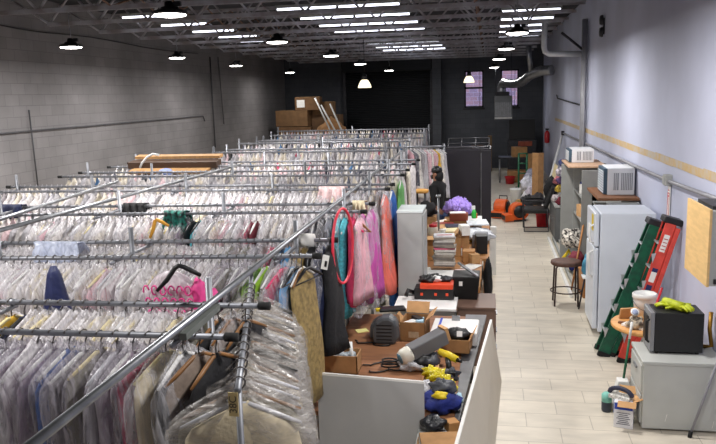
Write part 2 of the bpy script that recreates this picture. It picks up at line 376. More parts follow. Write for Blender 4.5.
# tall service pipes by the column
for dy, r, zt_, lab in ((0, .06, 4.6, 'thick grey service pipe up the white wall near the window air conditioners'), (.28, .035, 4.6, 'thin grey pipe beside the thick service pipe on the white wall'), (-.22, .03, 4.3, 'slim conduit in front of the thick service pipe on the white wall')):
    pipe('service_pipe', [(XR - .08, 17.1 + dy, .0), (XR - .08, 17.1 + dy, zt_)], r, cp, lab)
pipe('brace_bar', [at(562, 33, x=1.5), (2.04, 17.2, 3.92)], .03, darksteel, 'dark diagonal brace from the roof joist to the service pipes', 'brace')
pvc = mat('white_pipe', (205, 206, 208), 0.45, 0, 0.05, 5)
pipe('ceiling_drain_pipe', [(1.18, 17.3, 4.62), (1.18, 17.3, 4.05), (1.2, 17.3, 3.95), (1.28, 17.3, 3.9), (1.98, 17.3, 3.87)], .065, pvc, 'white elbowed drain pipe under the roof joists by the white wall')
pipe('wall_conduit', [(XR - .04, 18.2, 2.75), (XR - .04, 24, 2.85), (XR - .04, 24.3, 2.95)], .02, darksteel, 'thin dark pipe along the white wall beyond the service pipes', 'conduit')
bx = at(603, 26, x=XR - .03); sp = thing('wall_bell', 'small dark double bell box high on the white wall', 'bell', bx)
for k in (-.11, .11): MB().lathe([(.02, .05), (.08, .04), (.095, 0), (.09, -.02)], 14, bx + Vector((-.02, 0, k)), Matrix.Rotation(-PI / 2, 3, 'Y')).build('gong', darksteel, sp)
MB().box(bx + Vector((.01, 0, 0)), (.03, .05, .3)).build('plate', darksteel, sp)
# ------------------------------------------------------------------ clothes rails
RZ = 2.0
XE, XS = -1.17, -6.45
#        y at the aisle end, slope along the rail
RAILS = [(3.17, .022), (3.69, .03), (4.94, .09), (5.52, .09), (6.92, .07), (7.44, .06), (8.62, .02), (9.07, .01), (10.15, -.02), (10.83, -.0), (11.75, .0), (12.48, .0)]
def ry(k, x): return RAILS[k][0] + RAILS[k][1] * (x - XE)
RN = ['front', 'second', 'third', 'fourth', 'fifth', 'sixth', 'seventh', 'eighth', 'ninth', 'tenth', 'eleventh', 'twelfth']
bolt = mat('dark_bolt', (40, 40, 42), 0.5, 0.7, 0.1, 9)
railm = mat('worn_grey_rail', (132, 134, 140), 0.45, 0.55, 0.18, 9)
for k in range(0, 12, 2):
    ym = (ry(k, -3.8) + ry(k + 1, -3.8)) / 2
    t = thing('garment_rack', 'double grey pipe clothes rack packed with bagged garments, %s back from the camera' % ordinal(k // 2 + 1), 'clothes rack', (-3.8, ym, 0), 'double pipe clothes racks')
    for j in (k, k + 1):
        xe = XE if j > 0 else XE
        MB().tube([(XS, ry(j, XS), RZ), (xe, ry(j, xe), RZ)], .0155, 10).build('rail', railm, t)
        MB().cyl((xe - .05, ry(j, xe), RZ), (xe + .012, ry(j, xe), RZ), .022, n=12).build('end_cap', rubber, t)
        MB().cyl((XS + .05, ry(j, XS), RZ), (XS - .02, ry(j, XS), RZ), .021, n=12).build('end_cap', rubber, t)
    for i, px in enumerate((-1.47, -2.66, -3.87, -5.07, -6.27)):
        ya, yb = ry(k, px), ry(k + 1, px); ym2 = yb - .06 if i % 2 == 0 else (ya + yb) / 2
        MB().cyl((px, ym2, 0), (px, ym2, RZ + .17), .019, n=10).build('post', railm, t)
        c = MB().cyl((px, ya - .04, RZ - .035), (px, yb + .04, RZ - .03), .013, n=8).build('cross_tube', railm, t)
        for yy in (ya, yb): MB().cyl((px - .025, yy, RZ), (px + .025, yy, RZ), .02, n=12).build('clamp', railm, t)
# long pipes laid across the rails
tag(MB().tube([(-1.37, 1.2, 2.07), (-1.6, 14.1, 2.07)], .0185, 12).build('brace_pipe', steel), 'long steel pipe lying across all rails by the aisle', 'pipe', 'long pipes lying across the rails')
tag(MB().tube([(-4.05, 4.6, 2.07), (-3.9, 11.2, 2.07)], .02, 12).build('brace_pipe', steel), 'longer of the two steel pipes lying across the rails farther from the aisle', 'pipe', 'long pipes lying across the rails')
tag(MB().tube([(-4.22, 4.9, 2.085), (-4.78, 8.9, 2.075)], .019, 12).build('brace_pipe', steel), 'shorter skewed steel pipe lying across the rails, ending mid rail', 'pipe', 'long pipes lying across the rails')
a, b = at(217, 307, z=2.03), at(183, 337, z=2.03)
tag(MB().tube([a, b], .024, 4).build('brace_bar', mat('dull_grey_bar', (104, 108, 104), .6, .2, .1, 6)), 'flat grey bar bridging the two front rails under the long pipe', 'brace')

# ------------------------------------------------------------------ garments
def cloth_mesh(name, seed, L=1.0, w=.215, t=.03, flare=.03, mats=None, nr=13, n=22, fold=.3):
    q = random.Random(seed); m = MB(); rings = []
    p1, p2, p3 = q.uniform(0, 6), q.uniform(0, 6), q.uniform(0, 6)
    zs = [-.085, -.11, -.14, -.175, -.215, -.27] + [-.27 - (L - .27) * (i / (nr - 6)) for i in range(1, nr - 5)]
    ws = [.03, .055, .12, .18, .207, .215]
    for i, z in enumerate(zs):
        u = max(0, (-z - .27) / max(.01, L - .27))
        ww = (ws[i] if i < 6 else .215) / .215 * w + flare * u ** 1.2
        tt = t * (.35 + .65 * min(1, i / 4)) * (1 + 1.1 * u * flare / .1)
        ring = []
        for k in range(n):
            a = 2 * PI * k / n
            f = 1 + fold * (math.sin(5 * a + p1 + 1.3 * z * 4) * .6 + math.sin(9 * a + p2) * .4) * min(1, .25 + u)
            y = ww * math.cos(a) * (1 + .06 * math.sin(3 * a + p3 + 5 * z)); x = tt * math.sin(a) * f + .012 * math.sin(7 * z + p1) * u
            ring.append(Vector((x, y, z + .012 * math.sin(3 * a + p2))))
        rings.append(ring)
    return m.loft(rings, 0, True).mesh(name, mats or [MATS['cloth_white']])
def cover_mesh(name, seed, L=1.1, w=.24, t=.06):
    q = random.Random(seed); m = MB(); rings = []; n = 24
    p = [q.uniform(0, 6.3) for _ in range(6)]
    zs = [-.045, -.075, -.115, -.16, -.2, -.25, -.31] + [-.31 - (L - .31) * i / 9 for i in range(1, 10)]
    ws = [.03, .06, .13, .19, .225, .235, .238]
    for i, z in enumerate(zs):
        ww = (ws[i] if i < 7 else .24) / .235 * w; u = max(0, (-z - .3) / (L - .3)); tt = t * (.3 + .7 * min(1, i / 5)) * (1 + .25 * u)
        ring = []
        for k in range(n):
            a = 2 * PI * k / n
            f = 1 + .2 * math.sin(3 * a + p[0] + 4 * z) + .2 * math.sin(7 * a + p[1] - 11 * z) + .16 * math.sin(11 * a + p[2] + 19 * z)
            y = ww * math.cos(a) * (1 + .05 * math.sin(2 * a + p[3] + 9 * z)) + .015 * u * math.sin(8 * z + p[5])
            ring.append(Vector((tt * math.sin(a) * f + .02 * u * math.sin(6 * z + p[4]), y, z + .018 * math.sin(5 * a + p[5]))))
        rings.append(ring)
    return m.loft(rings, 0, True, True, False).mesh(name, [MATS['clear_film']])
def hanger_mb(m=None, w=.205, thick=.007, x=0.0, bar=False):
    m = m or MB(); hook = [(x, .0, -.085), (x, .0, -.05), (x, .008, -.03), (x, .02, -.012), (x, .022, .004), (x, .014, .016), (x, 0, .021), (x, -.015, .015), (x, -.021, .003)]
    m.tube(hook, .0036, 6, 1)
    m.tube([(x, -w, -.175), (x, -w * .6, -.135), (x, -.03, -.09), (x, .03, -.09), (x, w * .6, -.135), (x, w, -.175)], [thick * .9, thick * 1.5, thick * 1.5, thick * 1.5, thick * 1.5, thick * .9], 8, 0)
    if bar: m.tube([(x, -w, -.175), (x, w, -.175)], thick * .6, 6, 0)
    return m
cw = mat('cloth_white', (222, 217, 212), 0.85, 0, 0.08, 18, bump=0.2)
CL = {
 'white': (cw, 'white'), 'ivory': (mat('cloth_ivory', (226, 217, 196), 0.85, 0, 0.1, 16, bump=0.2), 'ivory'), 'silver': (mat('cloth_silver', (178, 176, 182), 0.8, 0, 0.12, 16, bump=0.2), 'silver grey'),
 'cream': (mat('cloth_cream', (212, 198, 168), 0.85, 0, 0.1, 16, bump=0.2), 'cream'), 'grey': (mat('cloth_grey', (120, 116, 120), 0.85, 0, 0.15, 14, bump=0.2), 'mid grey'), 'lilac': (mat('cloth_lilac', (150, 132, 152), 0.85, 0, 0.12, 14, bump=0.2), 'dusty lilac'),
 'pink': (mat('cloth_pink', (224, 178, 188), 0.85, 0, 0.1, 14, bump=0.2), 'pale pink'), 'taupe': (mat('cloth_taupe', (140, 124, 112), 0.85, 0, 0.15, 14, bump=0.2), 'taupe'), 'black': (mat('cloth_black', (15, 14, 18), 0.8, 0, 0.3, 10, bump=0.3), 'black'),
 'navy': (mat('cloth_navy', (28, 36, 70), 0.8, 0, 0.3, 10, bump=0.3), 'navy blue'), 'gold': (mat('cloth_gold', (150, 128, 80), 0.55, 0.1, 0.3, 26, bump=0.4), 'gold sequinned'), 'skyblue': (mat('cloth_sky_blue', (78, 150, 206), 0.7, 0, 0.15, 14, bump=0.2), 'sky blue'),
 'crimson': (mat('cloth_crimson', (186, 40, 84), 0.75, 0, 0.15, 12, bump=0.2), 'crimson pink'), 'lime': (mat('cloth_lime', (150, 196, 58), 0.75, 0, 0.15, 10, bump=0.2), 'lime green'), 'teal': (mat('cloth_teal', (74, 170, 184), 0.7, 0, 0.25, 30, bump=0.4), 'turquoise lace'),
 'orchid': (mat('cloth_orchid', (178, 72, 150), 0.7, 0, 0.18, 8, bump=0.25, stretch=(1, 6, .6)), 'orchid pink'), 'coral': (mat('cloth_coral', (228, 112, 96), 0.75, 0, 0.14, 8, bump=0.25, stretch=(1, 6, .6)), 'coral'), 'blush': (mat('cloth_blush', (214, 160, 172), 0.8, 0, 0.15, 10, bump=0.3, stretch=(1, 6, .6)), 'blush pink tulle'),
 'royal': (mat('cloth_royal', (36, 96, 176), 0.7, 0, 0.15, 10, bump=0.2), 'royal blue'), 'green': (mat('cloth_green', (112, 178, 104), 0.75, 0, 0.15, 10, bump=0.2), 'leaf green'), 'mustard': (mat('cloth_mustard', (216, 170, 48), 0.75, 0, 0.15, 10, bump=0.2), 'mustard yellow'),
 'wine': (mat('cloth_wine', (110, 32, 48), 0.75, 0, 0.2, 10, bump=0.2), 'wine red'), 'olive': (mat('cloth_olive', (116, 112, 92), 0.75, 0, 0.2, 10, bump=0.2), 'olive grey'), 'slate': (mat('cloth_slate', (70, 72, 84), 0.75, 0, 0.2, 10, bump=0.2), 'slate grey'),
}
filmW = film('clear_film', (232, 228, 232), 0.24, 0.8, 0.24)
filmG = film('greyish_film', (194, 188, 197), 0.16, 0.62, 0.22)
filmT = film('thin_film', (232, 230, 236), 0.05, 0.42, 0.22)
HM = {'white': white, 'wood': mat('hanger_wood', (134, 92, 50), 0.5, 0, 0.15, 10), 'black': black, 'cream': mat('cream_plastic', (222, 206, 150), 0.5, 0, 0.08, 8), 'clear': mat('frosted_plastic', (200, 200, 206), 0.3, 0, 0.05, 8), 'pinkp': mat('hot_pink_plastic', (236, 40, 110), 0.4, 0, .05, 8)}
CM = [cloth_mesh('dress_%d' % i, 100 + i, .95 + .05 * (i % 4), .21 + .008 * (i % 3), .026 + .003 * (i % 3), .02 + .02 * (i % 2)) for i in range(8)]
GM = [cloth_mesh('gown_%d' % i, 200 + i, 1.3 + .08 * i, .2, .045, .1, fold=.4) for i in range(4)]
KM = [cover_mesh('cover_%d' % i, 300 + i, 1.05 + .06 * (i % 3), .24 + .012 * (i % 3), .052 + .008 * (i % 3)) for i in range(8)]
LKM = [cover_mesh('long_cover_%d' % i, 330 + i, 1.5, .26, .055) for i in range(2)]
HME = hanger_mb().mesh('hanger', [white, mat('hook_wire', (96, 92, 90), .4, .6, .1, 9)])
def garment(x, y, rz, cloth, label, group, hang='white', cover=filmW, seed=0, gown=False, z=RZ, cat='garment', sc=1.0, tilt=0.0, lz=1.0):
    q = random.Random(seed * 7 + 3)
    t = thing('hung_garment', label, cat, (x, y, z + .0), group); t.rotation_euler = (0, tilt, rz); t.scale = (sc, sc, sc)
    me = (GM if gown else CM)[seed % (4 if gown else 8)]
    c = bpy.data.objects.new('dress' if gown else 'clothing', me); COL.objects.link(c); c.parent = t; c.scale.z = lz; setmat(c, cloth)
    h = bpy.data.objects.new('hanger', HME); COL.objects.link(h); h.parent = t; setmat(h, HM[hang])
    if cover:
        k = bpy.data.objects.new('plastic_cover', (LKM[seed % 2] if gown else KM[(seed * 3 + 1) % 8])); COL.objects.link(k); k.parent = t; k.scale.z = lz
        if cover is not filmW: setmat(k, cover)
    return t
WH = ['white', 'ivory', 'white', 'silver', 'ivory', 'white', 'pink', 'cream', 'white', 'silver']
GR = ['grey', 'lilac', 'silver', 'taupe', 'grey', 'cream', 'slate', 'lilac', 'silver', 'olive']
special = {
 0: {0: ('black', 'wood', None), 1: ('taupe', 'wood', None), 2: ('black', 'white', filmT), 3: ('cream', 'cream', filmT), 4: ('crimson', 'clear', filmG), 5: ('lilac', 'white', filmG), 6: ('silver', 'clear', filmG), 7: ('olive', 'cream', filmG), 8: ('grey', 'white', filmG), 9: ('royal', 'white', filmG), 10: ('lilac', 'white', filmG)},
 1: {0: ('black', 'wood', None), 1: ('taupe', 'wood', filmT), 2: ('black', 'wood', None), 3: ('olive', 'wood', filmT), 10: ('cream', 'cream', filmT), 11: ('white', 'cream', filmW), 15: ('cream', 'cream', filmT), 20: ('white', 'cream', filmW), 17: ('navy', 'black', None), 18: ('mustard', 'cream', None)},
 2: {1: ('gold', 'white', None), 2: ('skyblue', 'white', filmT), 3: ('crimson', 'pinkp', filmT), 4: ('taupe', 'white', filmG), 5: ('lime', 'white', None), 6: ('lime', 'white', filmT), 7: ('taupe', 'white', filmG), 8: ('slate', 'white', filmT), 9: ('olive', 'white', filmG), 10: ('taupe', 'white', filmG), 12: ('cream', 'white', filmW), 13: ('taupe', 'white', filmG)},
 3: {0: ('black', 'black', None), 1: ('navy', 'white', filmT), 2: ('black', 'black', None), 3: ('gold', 'white', None), 4: ('gold', 'cream', filmT), 5: ('skyblue', 'white', None), 6: ('slate', 'white', filmT), 7: ('crimson', 'pinkp', filmT), 8: ('taupe', 'white', filmG), 9: ('silver', 'white', filmG), 10: ('olive', 'white', filmT), 11: ('taupe', 'white', filmG), 12: ('olive', 'white', filmT)},
 4: {0: ('blush', 'cream', filmT), 1: ('crimson', 'pinkp', None), 2: ('teal', 'white', None), 3: ('teal', 'white', filmT), 4: ('slate', 'black', filmT), 5: ('black', 'white', filmT), 6: ('navy', 'white', filmT), 7: ('olive', 'white', filmG), 14: ('wine', 'white', None), 15: ('crimson', 'white', filmT), 22: ('teal', 'black', None), 23: ('black', 'black', None), 24: ('lilac', 'white', filmT)},
 5: {0: ('orchid', 'white', filmT), 1: ('orchid', 'white', None), 2: ('crimson', 'white', filmT), 3: ('olive', 'white', filmG), 4: ('cream', 'white', filmG), 5: ('cream', 'white', filmG)},
 6: {0: ('coral', 'white', filmT), 1: ('olive', 'white', filmG), 2: ('cream', 'white', filmG), 3: ('olive', 'white', filmG)},
 7: {0: ('royal', 'white', None), 1: ('silver', 'white', filmW), 2: ('silver', 'white', filmW)},
}
plan = [(0, 17, .083, -1.27), (1, 23, .076, -1.3), (2, 38, .064, -1.24), (3, 44, .064, -1.23), (4, 46, .072, -1.23), (5, 50, .074, -1.2), (6, 40, .076, -1.23), (7, 3, .076, -1.2), (8, 1, .08, -1.21)]
special[8] = {0: ('green', 'white', None)}
longk = {8: range(0, 1), 9: range(0, 1), 3: range(0, 13), 4: range(0, 6), 5: range(0, 4), 6: range(0, 3), 7: range(0, 2)}
skip = {2: range(0, 1)}
LZ = {2: .78, 3: .68, 4: .66, 5: .68, 6: .88, 7: 1.0}
BASE_RZ = {0: -.32, 1: -.3, 2: -.2, 3: -.2}
for k, n, dx, x0 in plan:
    for i in range(n):
        if i in skip.get(k, ()): continue
        x = x0 - dx * i; q = random.Random(k * 1000 + i)
        cn, hg, cv = special[k].get(i) or ((GR if k == 0 else WH)[q.randrange(10)], q.choice(['white', 'white', 'clear', 'cream', 'white']), q.choice([filmW, filmW, filmW, filmT] if k else [filmG, filmW, filmG]))
        m, cname = CL[cn]; gown = i in longk.get(k, ())
        lab = '%s %s %s, %s from the aisle end of the %s rail' % (cname, 'gown' if gown else 'garment', 'in clear plastic' if cv else 'on %s hanger' % ('a wooden' if hg == 'wood' else 'its'), ordinal(i + 1), RN[k])
        garment(x, ry(k, x), (q.uniform(-.14, .14) + BASE_RZ.get(k, -.1) if not (k > 2 and i < 9) else q.uniform(-.06, .06)), m, lab, 'garments on the %s rail' % RN[k], hg, cv, seed=i + k * 5, gown=gown, lz=(.57 if k == 3 and i < 3 else LZ.get(k, 1)) if gown else 1.0, sc=q.uniform(.93, 1.06), tilt=q.uniform(-.06, .06))

# everything beyond: too many to count
dense = MB(); dm = [mat('dense_cloth_%d' % i, c, 0.6, 0, 0.22, 22, bump=0.6, bscale=40, detail=6) for i, c in enumerate([(206, 201, 200), (186, 183, 188), (208, 199, 184), (166, 163, 168), (138, 132, 136), (214, 186, 190), (86, 88, 104), (170, 60, 90), (60, 100, 140), (30, 30, 36)])]
def small_garment(x, y, z, rz, mi, q, L, n=10):
    c, s = math.cos(rz), math.sin(rz); rings = []; ph = q.uniform(0, 6)
    for zz, w, t in ((-.03, .02, .008), (-.09, .05, .02), (-.15, .17, .03), (-.22, .22, .036), (-.5, .235, .04), (-L, .25, .045)):
        ring = []
        for i in range(n):
            a = 2 * PI * i / n; f = 1 + .35 * math.sin(3 * a + ph + 9 * zz)
            px, py = t * math.sin(a) * f, w * math.cos(a) * (1 + .1 * math.sin(2 * a + ph))
            ring.append((x + px * c - py * s, y + px * s + py * c, z + zz + .02 * math.sin(2 * a + ph)))
        rings.append(ring)
    dense.loft(rings, mi, True, True, False)
    dense.tube([(x, y, z - .05), (x, y + .02, z + .005), (x, y, z + .03), (x, y - .02, z)], .004, 4, 3)
qd = random.Random(77)
def pickm(col): return qd.choices(range(10), [30, 24, 18, 12, 6, 4, 2, 1, .7, 2] if not col else [20, 18, 14, 12, 8, 7, 6, 3, 4, 5])[0]
def fill(x0, x1, y, dx, z=RZ, col=False, slope=0.0, L=1.0):
    x = x0
    while x > x1:
        small_garment(x, y + slope * (x - XE), z, qd.uniform(-.25, .2), pickm(col), qd, L * qd.uniform(.85, 1.15)); x -= dx * qd.uniform(.8, 1.25)
fill(-1.27 - .083 * 17, -3.3, RAILS[0][0], .06, slope=RAILS[0][1]); fill(-1.3 - .076 * 23, -3.7, RAILS[1][0], .06, slope=RAILS[1][1]); fill(-1.24 - .064 * 38, -4.3, RAILS[2][0], .065, slope=RAILS[2][1]); fill(-1.23 - .064 * 44, -4.9, RAILS[3][0], .065, slope=RAILS[3][1])
fill(-1.23 - .072 * 46, -5.4, RAILS[4][0], .075, slope=RAILS[4][1]); fill(-1.23 - .074 * 50, -6.2, RAILS[5][0], .075, slope=RAILS[5][1]); fill(-1.23 - .076 * 40, -6.35, RAILS[6][0], .075, slope=RAILS[6][1]); fill(-1.23 - .076 * 3, -6.35, RAILS[7][0], .075, slope=RAILS[7][1])
for k in range(8, 12): fill(-1.29, -6.35, RAILS[k][0], .08, slope=RAILS[k][1], col=(k == 11))
BACK = [(13.9, -2.0, -5.3, 2.06, 0), (15.2, -1.75, -5.5, 2.02, 0), (16.3, -1.8, -5.6, 2.08, 1), (17.6, -2.6, -5.6, 2.05, 1), (18.8, -1.7, -5.8, 2.0, 0), (20.2, -1.8, -6.0, 2.05, 1), (21.6, -1.8, -6.2, 2.1, 1)]
for j, (y, xa, xb, z, col) in enumerate(BACK):
    t = thing('garment_rack', 'single grey clothes rail in the crowded back of the hall, %s behind the double racks' % ordinal(j + 1), 'clothes rack', ((xa + xb) / 2, y, 0), 'single clothes rails at the back')
    MB().cyl((xb - .1, y, z), (xa + .1, y, z), .02, n=8).build('rail', railm, t)
    for x in (xa + .06, (xa + xb) / 2, xb - .06):
        MB().cyl((x, y, 0), (x, y, z + .12), .022, n=8).build('post', railm, t)
    MB().cyl((xb - .1, y, z - .35), (xa + .1, y, z - .35), .012, n=6).build('lower_bar', railm, t)
    fill(xa, xb, y, .085, z, bool(col), L=.9)
    fill(xa, xb, y, .16, z - .02, bool(col), L=.9)
ds = dense.build('hung_clothes', dm); ds['kind'] = 'stuff'; tag(ds, 'dense mass of white bagged clothes on the rails at the back of the hall', 'clothes')

# ------------------------------------------------------------------ slanted near rack with the card
A = at(238, 388, z=1.9); B = at(251, 284, z=1.9); A.z = B.z = 1.9
d = (B - A).normalized(); ang = math.atan2(d.y, d.x)
t = thing('garment_rack', 'short slanted clothes rack with handwritten card on its front post', 'clothes rack', (A.x, A.y, 0))
MB().tube([A - d * .03, B + d * .03], .015, 10).build('rail', railm, t)
for p in (A, B):
    MB().cyl((p.x, p.y, 0), (p.x, p.y, 1.9 if p is A else 2.02), .015, n=10).build('post', railm, t)
ft = MB()
for p in (A, B): ft.cyl((p.x - .28, p.y - .08, .03), (p.x + .28, p.y + .08, .03), .02, n=8)
ft.cyl((A.x, A.y, .12), (B.x, B.y, .12), .018, n=8); ft.build('foot_frame', railm, t)
cdm = mat('buff_card', (206, 184, 130), 0.8, 0, 0.06, 10)
cz = 1.9
cc = Vector((A.x - .012, A.y - .032, cz - .06))
cdv = MB().box(cc, (.042, .004, .105)).build('card', cdm, t)
fc = bpy.data.curves.new('ink', 'FONT'); fc.body = '38C'; fc.size = .046; fc.align_x = 'CENTER'; fc.align_y = 'CENTER'
tmp = bpy.data.objects.new('tmp_ink', fc); COL.objects.link(tmp)
bpy.context.view_layer.update()
ink = bpy.data.meshes.new_from_object(tmp.evaluated_get(bpy.context.evaluated_depsgraph_get())); bpy.data.objects.remove(tmp)
ink.materials.clear(); ink.materials.append(black)
io = bpy.data.objects.new('handwriting', ink); COL.objects.link(io); io.parent = cdv
io.matrix_local = Matrix.Translation(cc + Vector((0, -.0035, .0)) - Vector(t.location)) @ Matrix.Rotation(PI / 2, 4, 'X') @ Matrix.Rotation(PI / 2, 4, 'Z')
n = 15; filmS = film('shiny_film', (186, 181, 176), 0.08, 0.55, 0.2, (2, 1.5, 5), 4.0)
for i in range(n):
    p = A.lerp(B, (i + .6) / (n + .2)); q = random.Random(i + 900)
    cn = q.choice(['taupe', 'silver', 'grey', 'olive', 'cream']) if i else 'cream'
    hg = 'wood' if i % 3 == 1 else q.choice(['white', 'black', 'clear'])
    gs_ = garment(p.x, p.y, ang + PI + q.uniform(-.12, .12), CL[cn][0], '%s garment in shiny clear plastic, %s behind the card on the slanted rack' % (CL[cn][1], ordinal(i + 1)), 'garments on the slanted rack', hg, filmS, seed=i + 40, gown=(i % 3 == 0), z=1.9, sc=1.14); gs_.scale.y *= 1.12

# clothes hung behind the person
seq = ['silver', 'white', 'mustard', 'blush', 'white', 'pink', 'silver', 'grey', 'white', 'slate', 'pink']
t = thing('garment_rack', 'clothes rail of colourful dresses beside the black wardrobe', 'clothes rack', (-1.3, 15.35, 0))
MB().cyl((-1.75, 15.35, 2.02), (-.9, 15.35, 2.02), .02, n=8).build('rail', railm, t)
for x in (-1.74, -.93): MB().cyl((x, 15.35, 0), (x, 15.35, 2.08), .02, n=8).build('post', railm, t)
for i, cn in enumerate(seq):
    x = -.99 - .066 * i
    garment(x, 15.35, PI / 2 * .55 + R.uniform(-.1, .1), CL[cn][0], '%s dress on the rail behind the person in black, %s from the wardrobe' % (CL[cn][1], ordinal(i + 1)), 'dresses behind the person', 'white', filmT if i % 2 else None, seed=i + 60, gown=(i % 2 == 0), z=2.02, sc=.8)

# ------------------------------------------------------------------ things hung on or thrown over the rails
def lone_hanger(p, rot, m, label, bar=True):
    o = hanger_mb(MB(), .2, .008, 0, bar).mesh('hanger', [m, steel]); t = bpy.data.objects.new('clothes_hanger', o); COL.objects.link(t)
    t.location = p; t.rotation_euler = rot; return tag(t, label, 'hanger')
for j, (px, mm, lab) in enumerate(((291, black, 'empty black hanger on the third rail, the one beside the sky blue garment'), (296, black, 'empty black hanger on the third rail, second of the black cluster'), (301, HM['wood'], 'empty wooden hanger among the black ones on the third rail'), (307, black, 'empty black hanger on the third rail nearest its capped end'))):
    x = at(px, 256, z=2.0).x; lone_hanger((x, ry(2, x), 2.0), (0, 0, (-.12, -.25, -.05, -.3)[j]), mm, lab.replace('nearest', 'next to'))
def tossed_hanger(pts, hookpts, y, r, m, label):
    b = MB(); P = [at(px, py, y=y + .012 * i) for i, (px, py) in enumerate(pts)]
    b.tube(P, [r * .7] + [r] * (len(P) - 2) + [r * .7], 8, 0); pass
    hk = [at(px, py, y=y + .03) for px, py in hookpts]; b.tube(hk, .004, 6, 1)
    return tag(b.build('clothes_hanger', [m, steel]), label, 'hanger')
tossed_hanger([(157, 291), (167, 280), (175, 268), (179, 265.5), (184, 267), (192, 271), (201, 275.5)], [(180, 266), (181, 261), (184, 258)], 4.48, .017, black, 'large black hanger lying on the bag with pink lettering')
tossed_hanger([(150, 238), (153, 230), (155, 221), (157, 219.5), (162, 222), (169, 226)], [(156, 220), (155, 216), (158, 213)], 6.42, .018, mat('amber_plastic', (222, 160, 50), .4, 0, .1, 6), 'amber yellow hanger stuck on top of the fifth rail garments')
for px, m_, lab in ((349, HM['pinkp'], 'hot pink hanger on the capped end of the fifth rail'), (356, HM['wood'], 'wooden hanger on the capped end of the fifth rail')):
    x = at(px, 212, z=2).x; lone_hanger((x, ry(4, x), 2.0), (0, 0, .9), m_, lab)
# pink printed bag on the third rail
pinkv = mat('pink_print', (226, 70, 146), 0.6, 0, 0.2, 12)
x = at(174, 290, y=4.62).x; y = 4.6
pb = thing('printed_dress_bag', 'clear dress bag with pink lettering under the black hanger on the third rail', 'dress bag', (x, y, 1.2))
rings = []
for z, w, tk in ((1.3, .24, .05), (1.6, .24, .06), (1.8, .22, .05), (1.92, .12, .04), (1.96, .04, .02)):
    rings.append([(x + w * math.cos(2 * PI * k / 20), y + tk * math.sin(2 * PI * k / 20) * (1 + .3 * math.sin(3 * k)), z) for k in range(20)])
MB().loft(rings).build('bag', film('bag_film', (238, 226, 234), .35, .85, .25), pb)
pr = MB(); q = random.Random(3)
for r_ in range(3):
    for c in range(6):
        cx_ = x - .16 + c * .06 + r_ * .01; cz_ = 1.84 - r_ * .085
        pr.tube([(cx_ + .022 * math.cos(a) * q.uniform(.7, 1.1), y - .068, cz_ + .032 * math.sin(a)) for a in [2 * PI * k / 10 for k in range(q.choice([7, 9, 11]))]], .006, 6)
pr.build('pink_lettering', pinkv, pb)
for dx, dz, w in ((.06, 1.68, .12),):
    MB().blob((x + dx + .12, y + .02, dz + .06), (w, .07, .14), 4, .2).build('pink_skirt', pinkv, pb)
# navy bag draped in front
p = at(52, 266, y=4.35)
nv = MB(); rings = []
for z, w, tk in ((p.z, .02, .015), (p.z - .06, .05, .03), (p.z - .16, .07, .04), (p.z - .3, .1, .05), (p.z - .5, .12, .06)):
    rings.append([(p.x + .01 + w * math.cos(2 * PI * k / 18), p.y + tk * math.sin(2 * PI * k / 18) * (1 + .35 * math.sin(2 * k)), z) for k in range(18)])
tag(nv.loft(rings).build('garment_bag', mat('navy_bag_cloth', (34, 42, 84), .5, 0, .2, 10, bump=.4)), 'shiny navy garment bag hanging down before the third rail', 'garment bag')
def drape(name, px0, px1, rail, drop, m, lab, cat, seed, back=.15):
    xa, xb = at(px0, 200, z=2.03).x, at(px1, 200, z=2.03).x
    yk = ry(rail, (xa + xb) / 2); k = yk / at((px0 + px1) / 2, 200, z=2.03).y
    p0 = at(px0, 210, y=yk).x; p1 = at(px1, 210, y=yk).x
    q = random.Random(seed); nx = 22; prof = [(back, -.9 * back * 1.4), (back * .7, -.04), (.03, .028), (-.02, .032), (-.045, .0), (-.06, -drop * .4), (-.075, -drop * .75), (-.08, -drop)]
    vs = []; fs = []
    for i in range(nx + 1):
        u = i / nx; x = p0 + (p1 - p0) * u; w = math.sin(u * 19 + seed) * .018 + math.sin(u * 41 + seed) * .008
        e = 1 - .25 * abs(math.sin(3 * u + seed))
        for j, (dy, dz) in enumerate(prof): vs.append((x + .014 * math.sin(j * 2 + u * 17), yk + dy + w * (0 if j in (2, 3) else 1), RZ + (dz * e if j > 4 else dz)))
    n = len(prof)
    for i in range(nx):
        for j in range(n - 1): fs.append((i * n + j, (i + 1) * n + j, (i + 1) * n + j + 1, i * n + j + 1))
    return tag(MB().add(vs, fs, 0, True).build(name, m, None, 0, .008), lab, cat)
drape('black_cloth', 125, 147, 5, .13, CL['black'][0], 'black cloth bundled over the sixth rail', 'cloth', 2)
drape('draped_cloth', 320, 347, 6, .27, mat('pale_speckled', (226, 196, 196), .85, 0, .15, 40), 'pale pink speckled cloth draped over the seventh rail near the aisle', 'cloth', 5)
drape('dark_cloth', -10, 24, 5, .13, CL['navy'][0], 'dark navy cloth over the sixth rail near the block wall', 'cloth', 14)
drape('plastic_sheet', 32, 77, 3, .15, film('blueish_film', (206, 214, 236), .5, .95, .25), 'crumpled bluish plastic sheet thrown over the fourth rail', 'plastic sheet', 8)
drape('printed_blouse', 165, 187, 4, .24, mat('black_teal_print', (18, 20, 26), .7, 0, .2, 30, rgb2=(30, 130, 116), detail=1), 'black and green printed blouse thrown over the fifth rail', 'blouse', 9)
drape('cream_throw', 353, 366, 5, .3, CL['cream'][0], 'cream cloth over the capped end of the sixth rail', 'cloth', 12)
xx = at(302, 239, z=2).x; x2 = at(316, 239, z=2).x
rl = thing('paper_roll', 'white paper roll threaded on the fourth rail near its end', 'roll', ((xx + x2) / 2, ry(3, xx), 1.93))
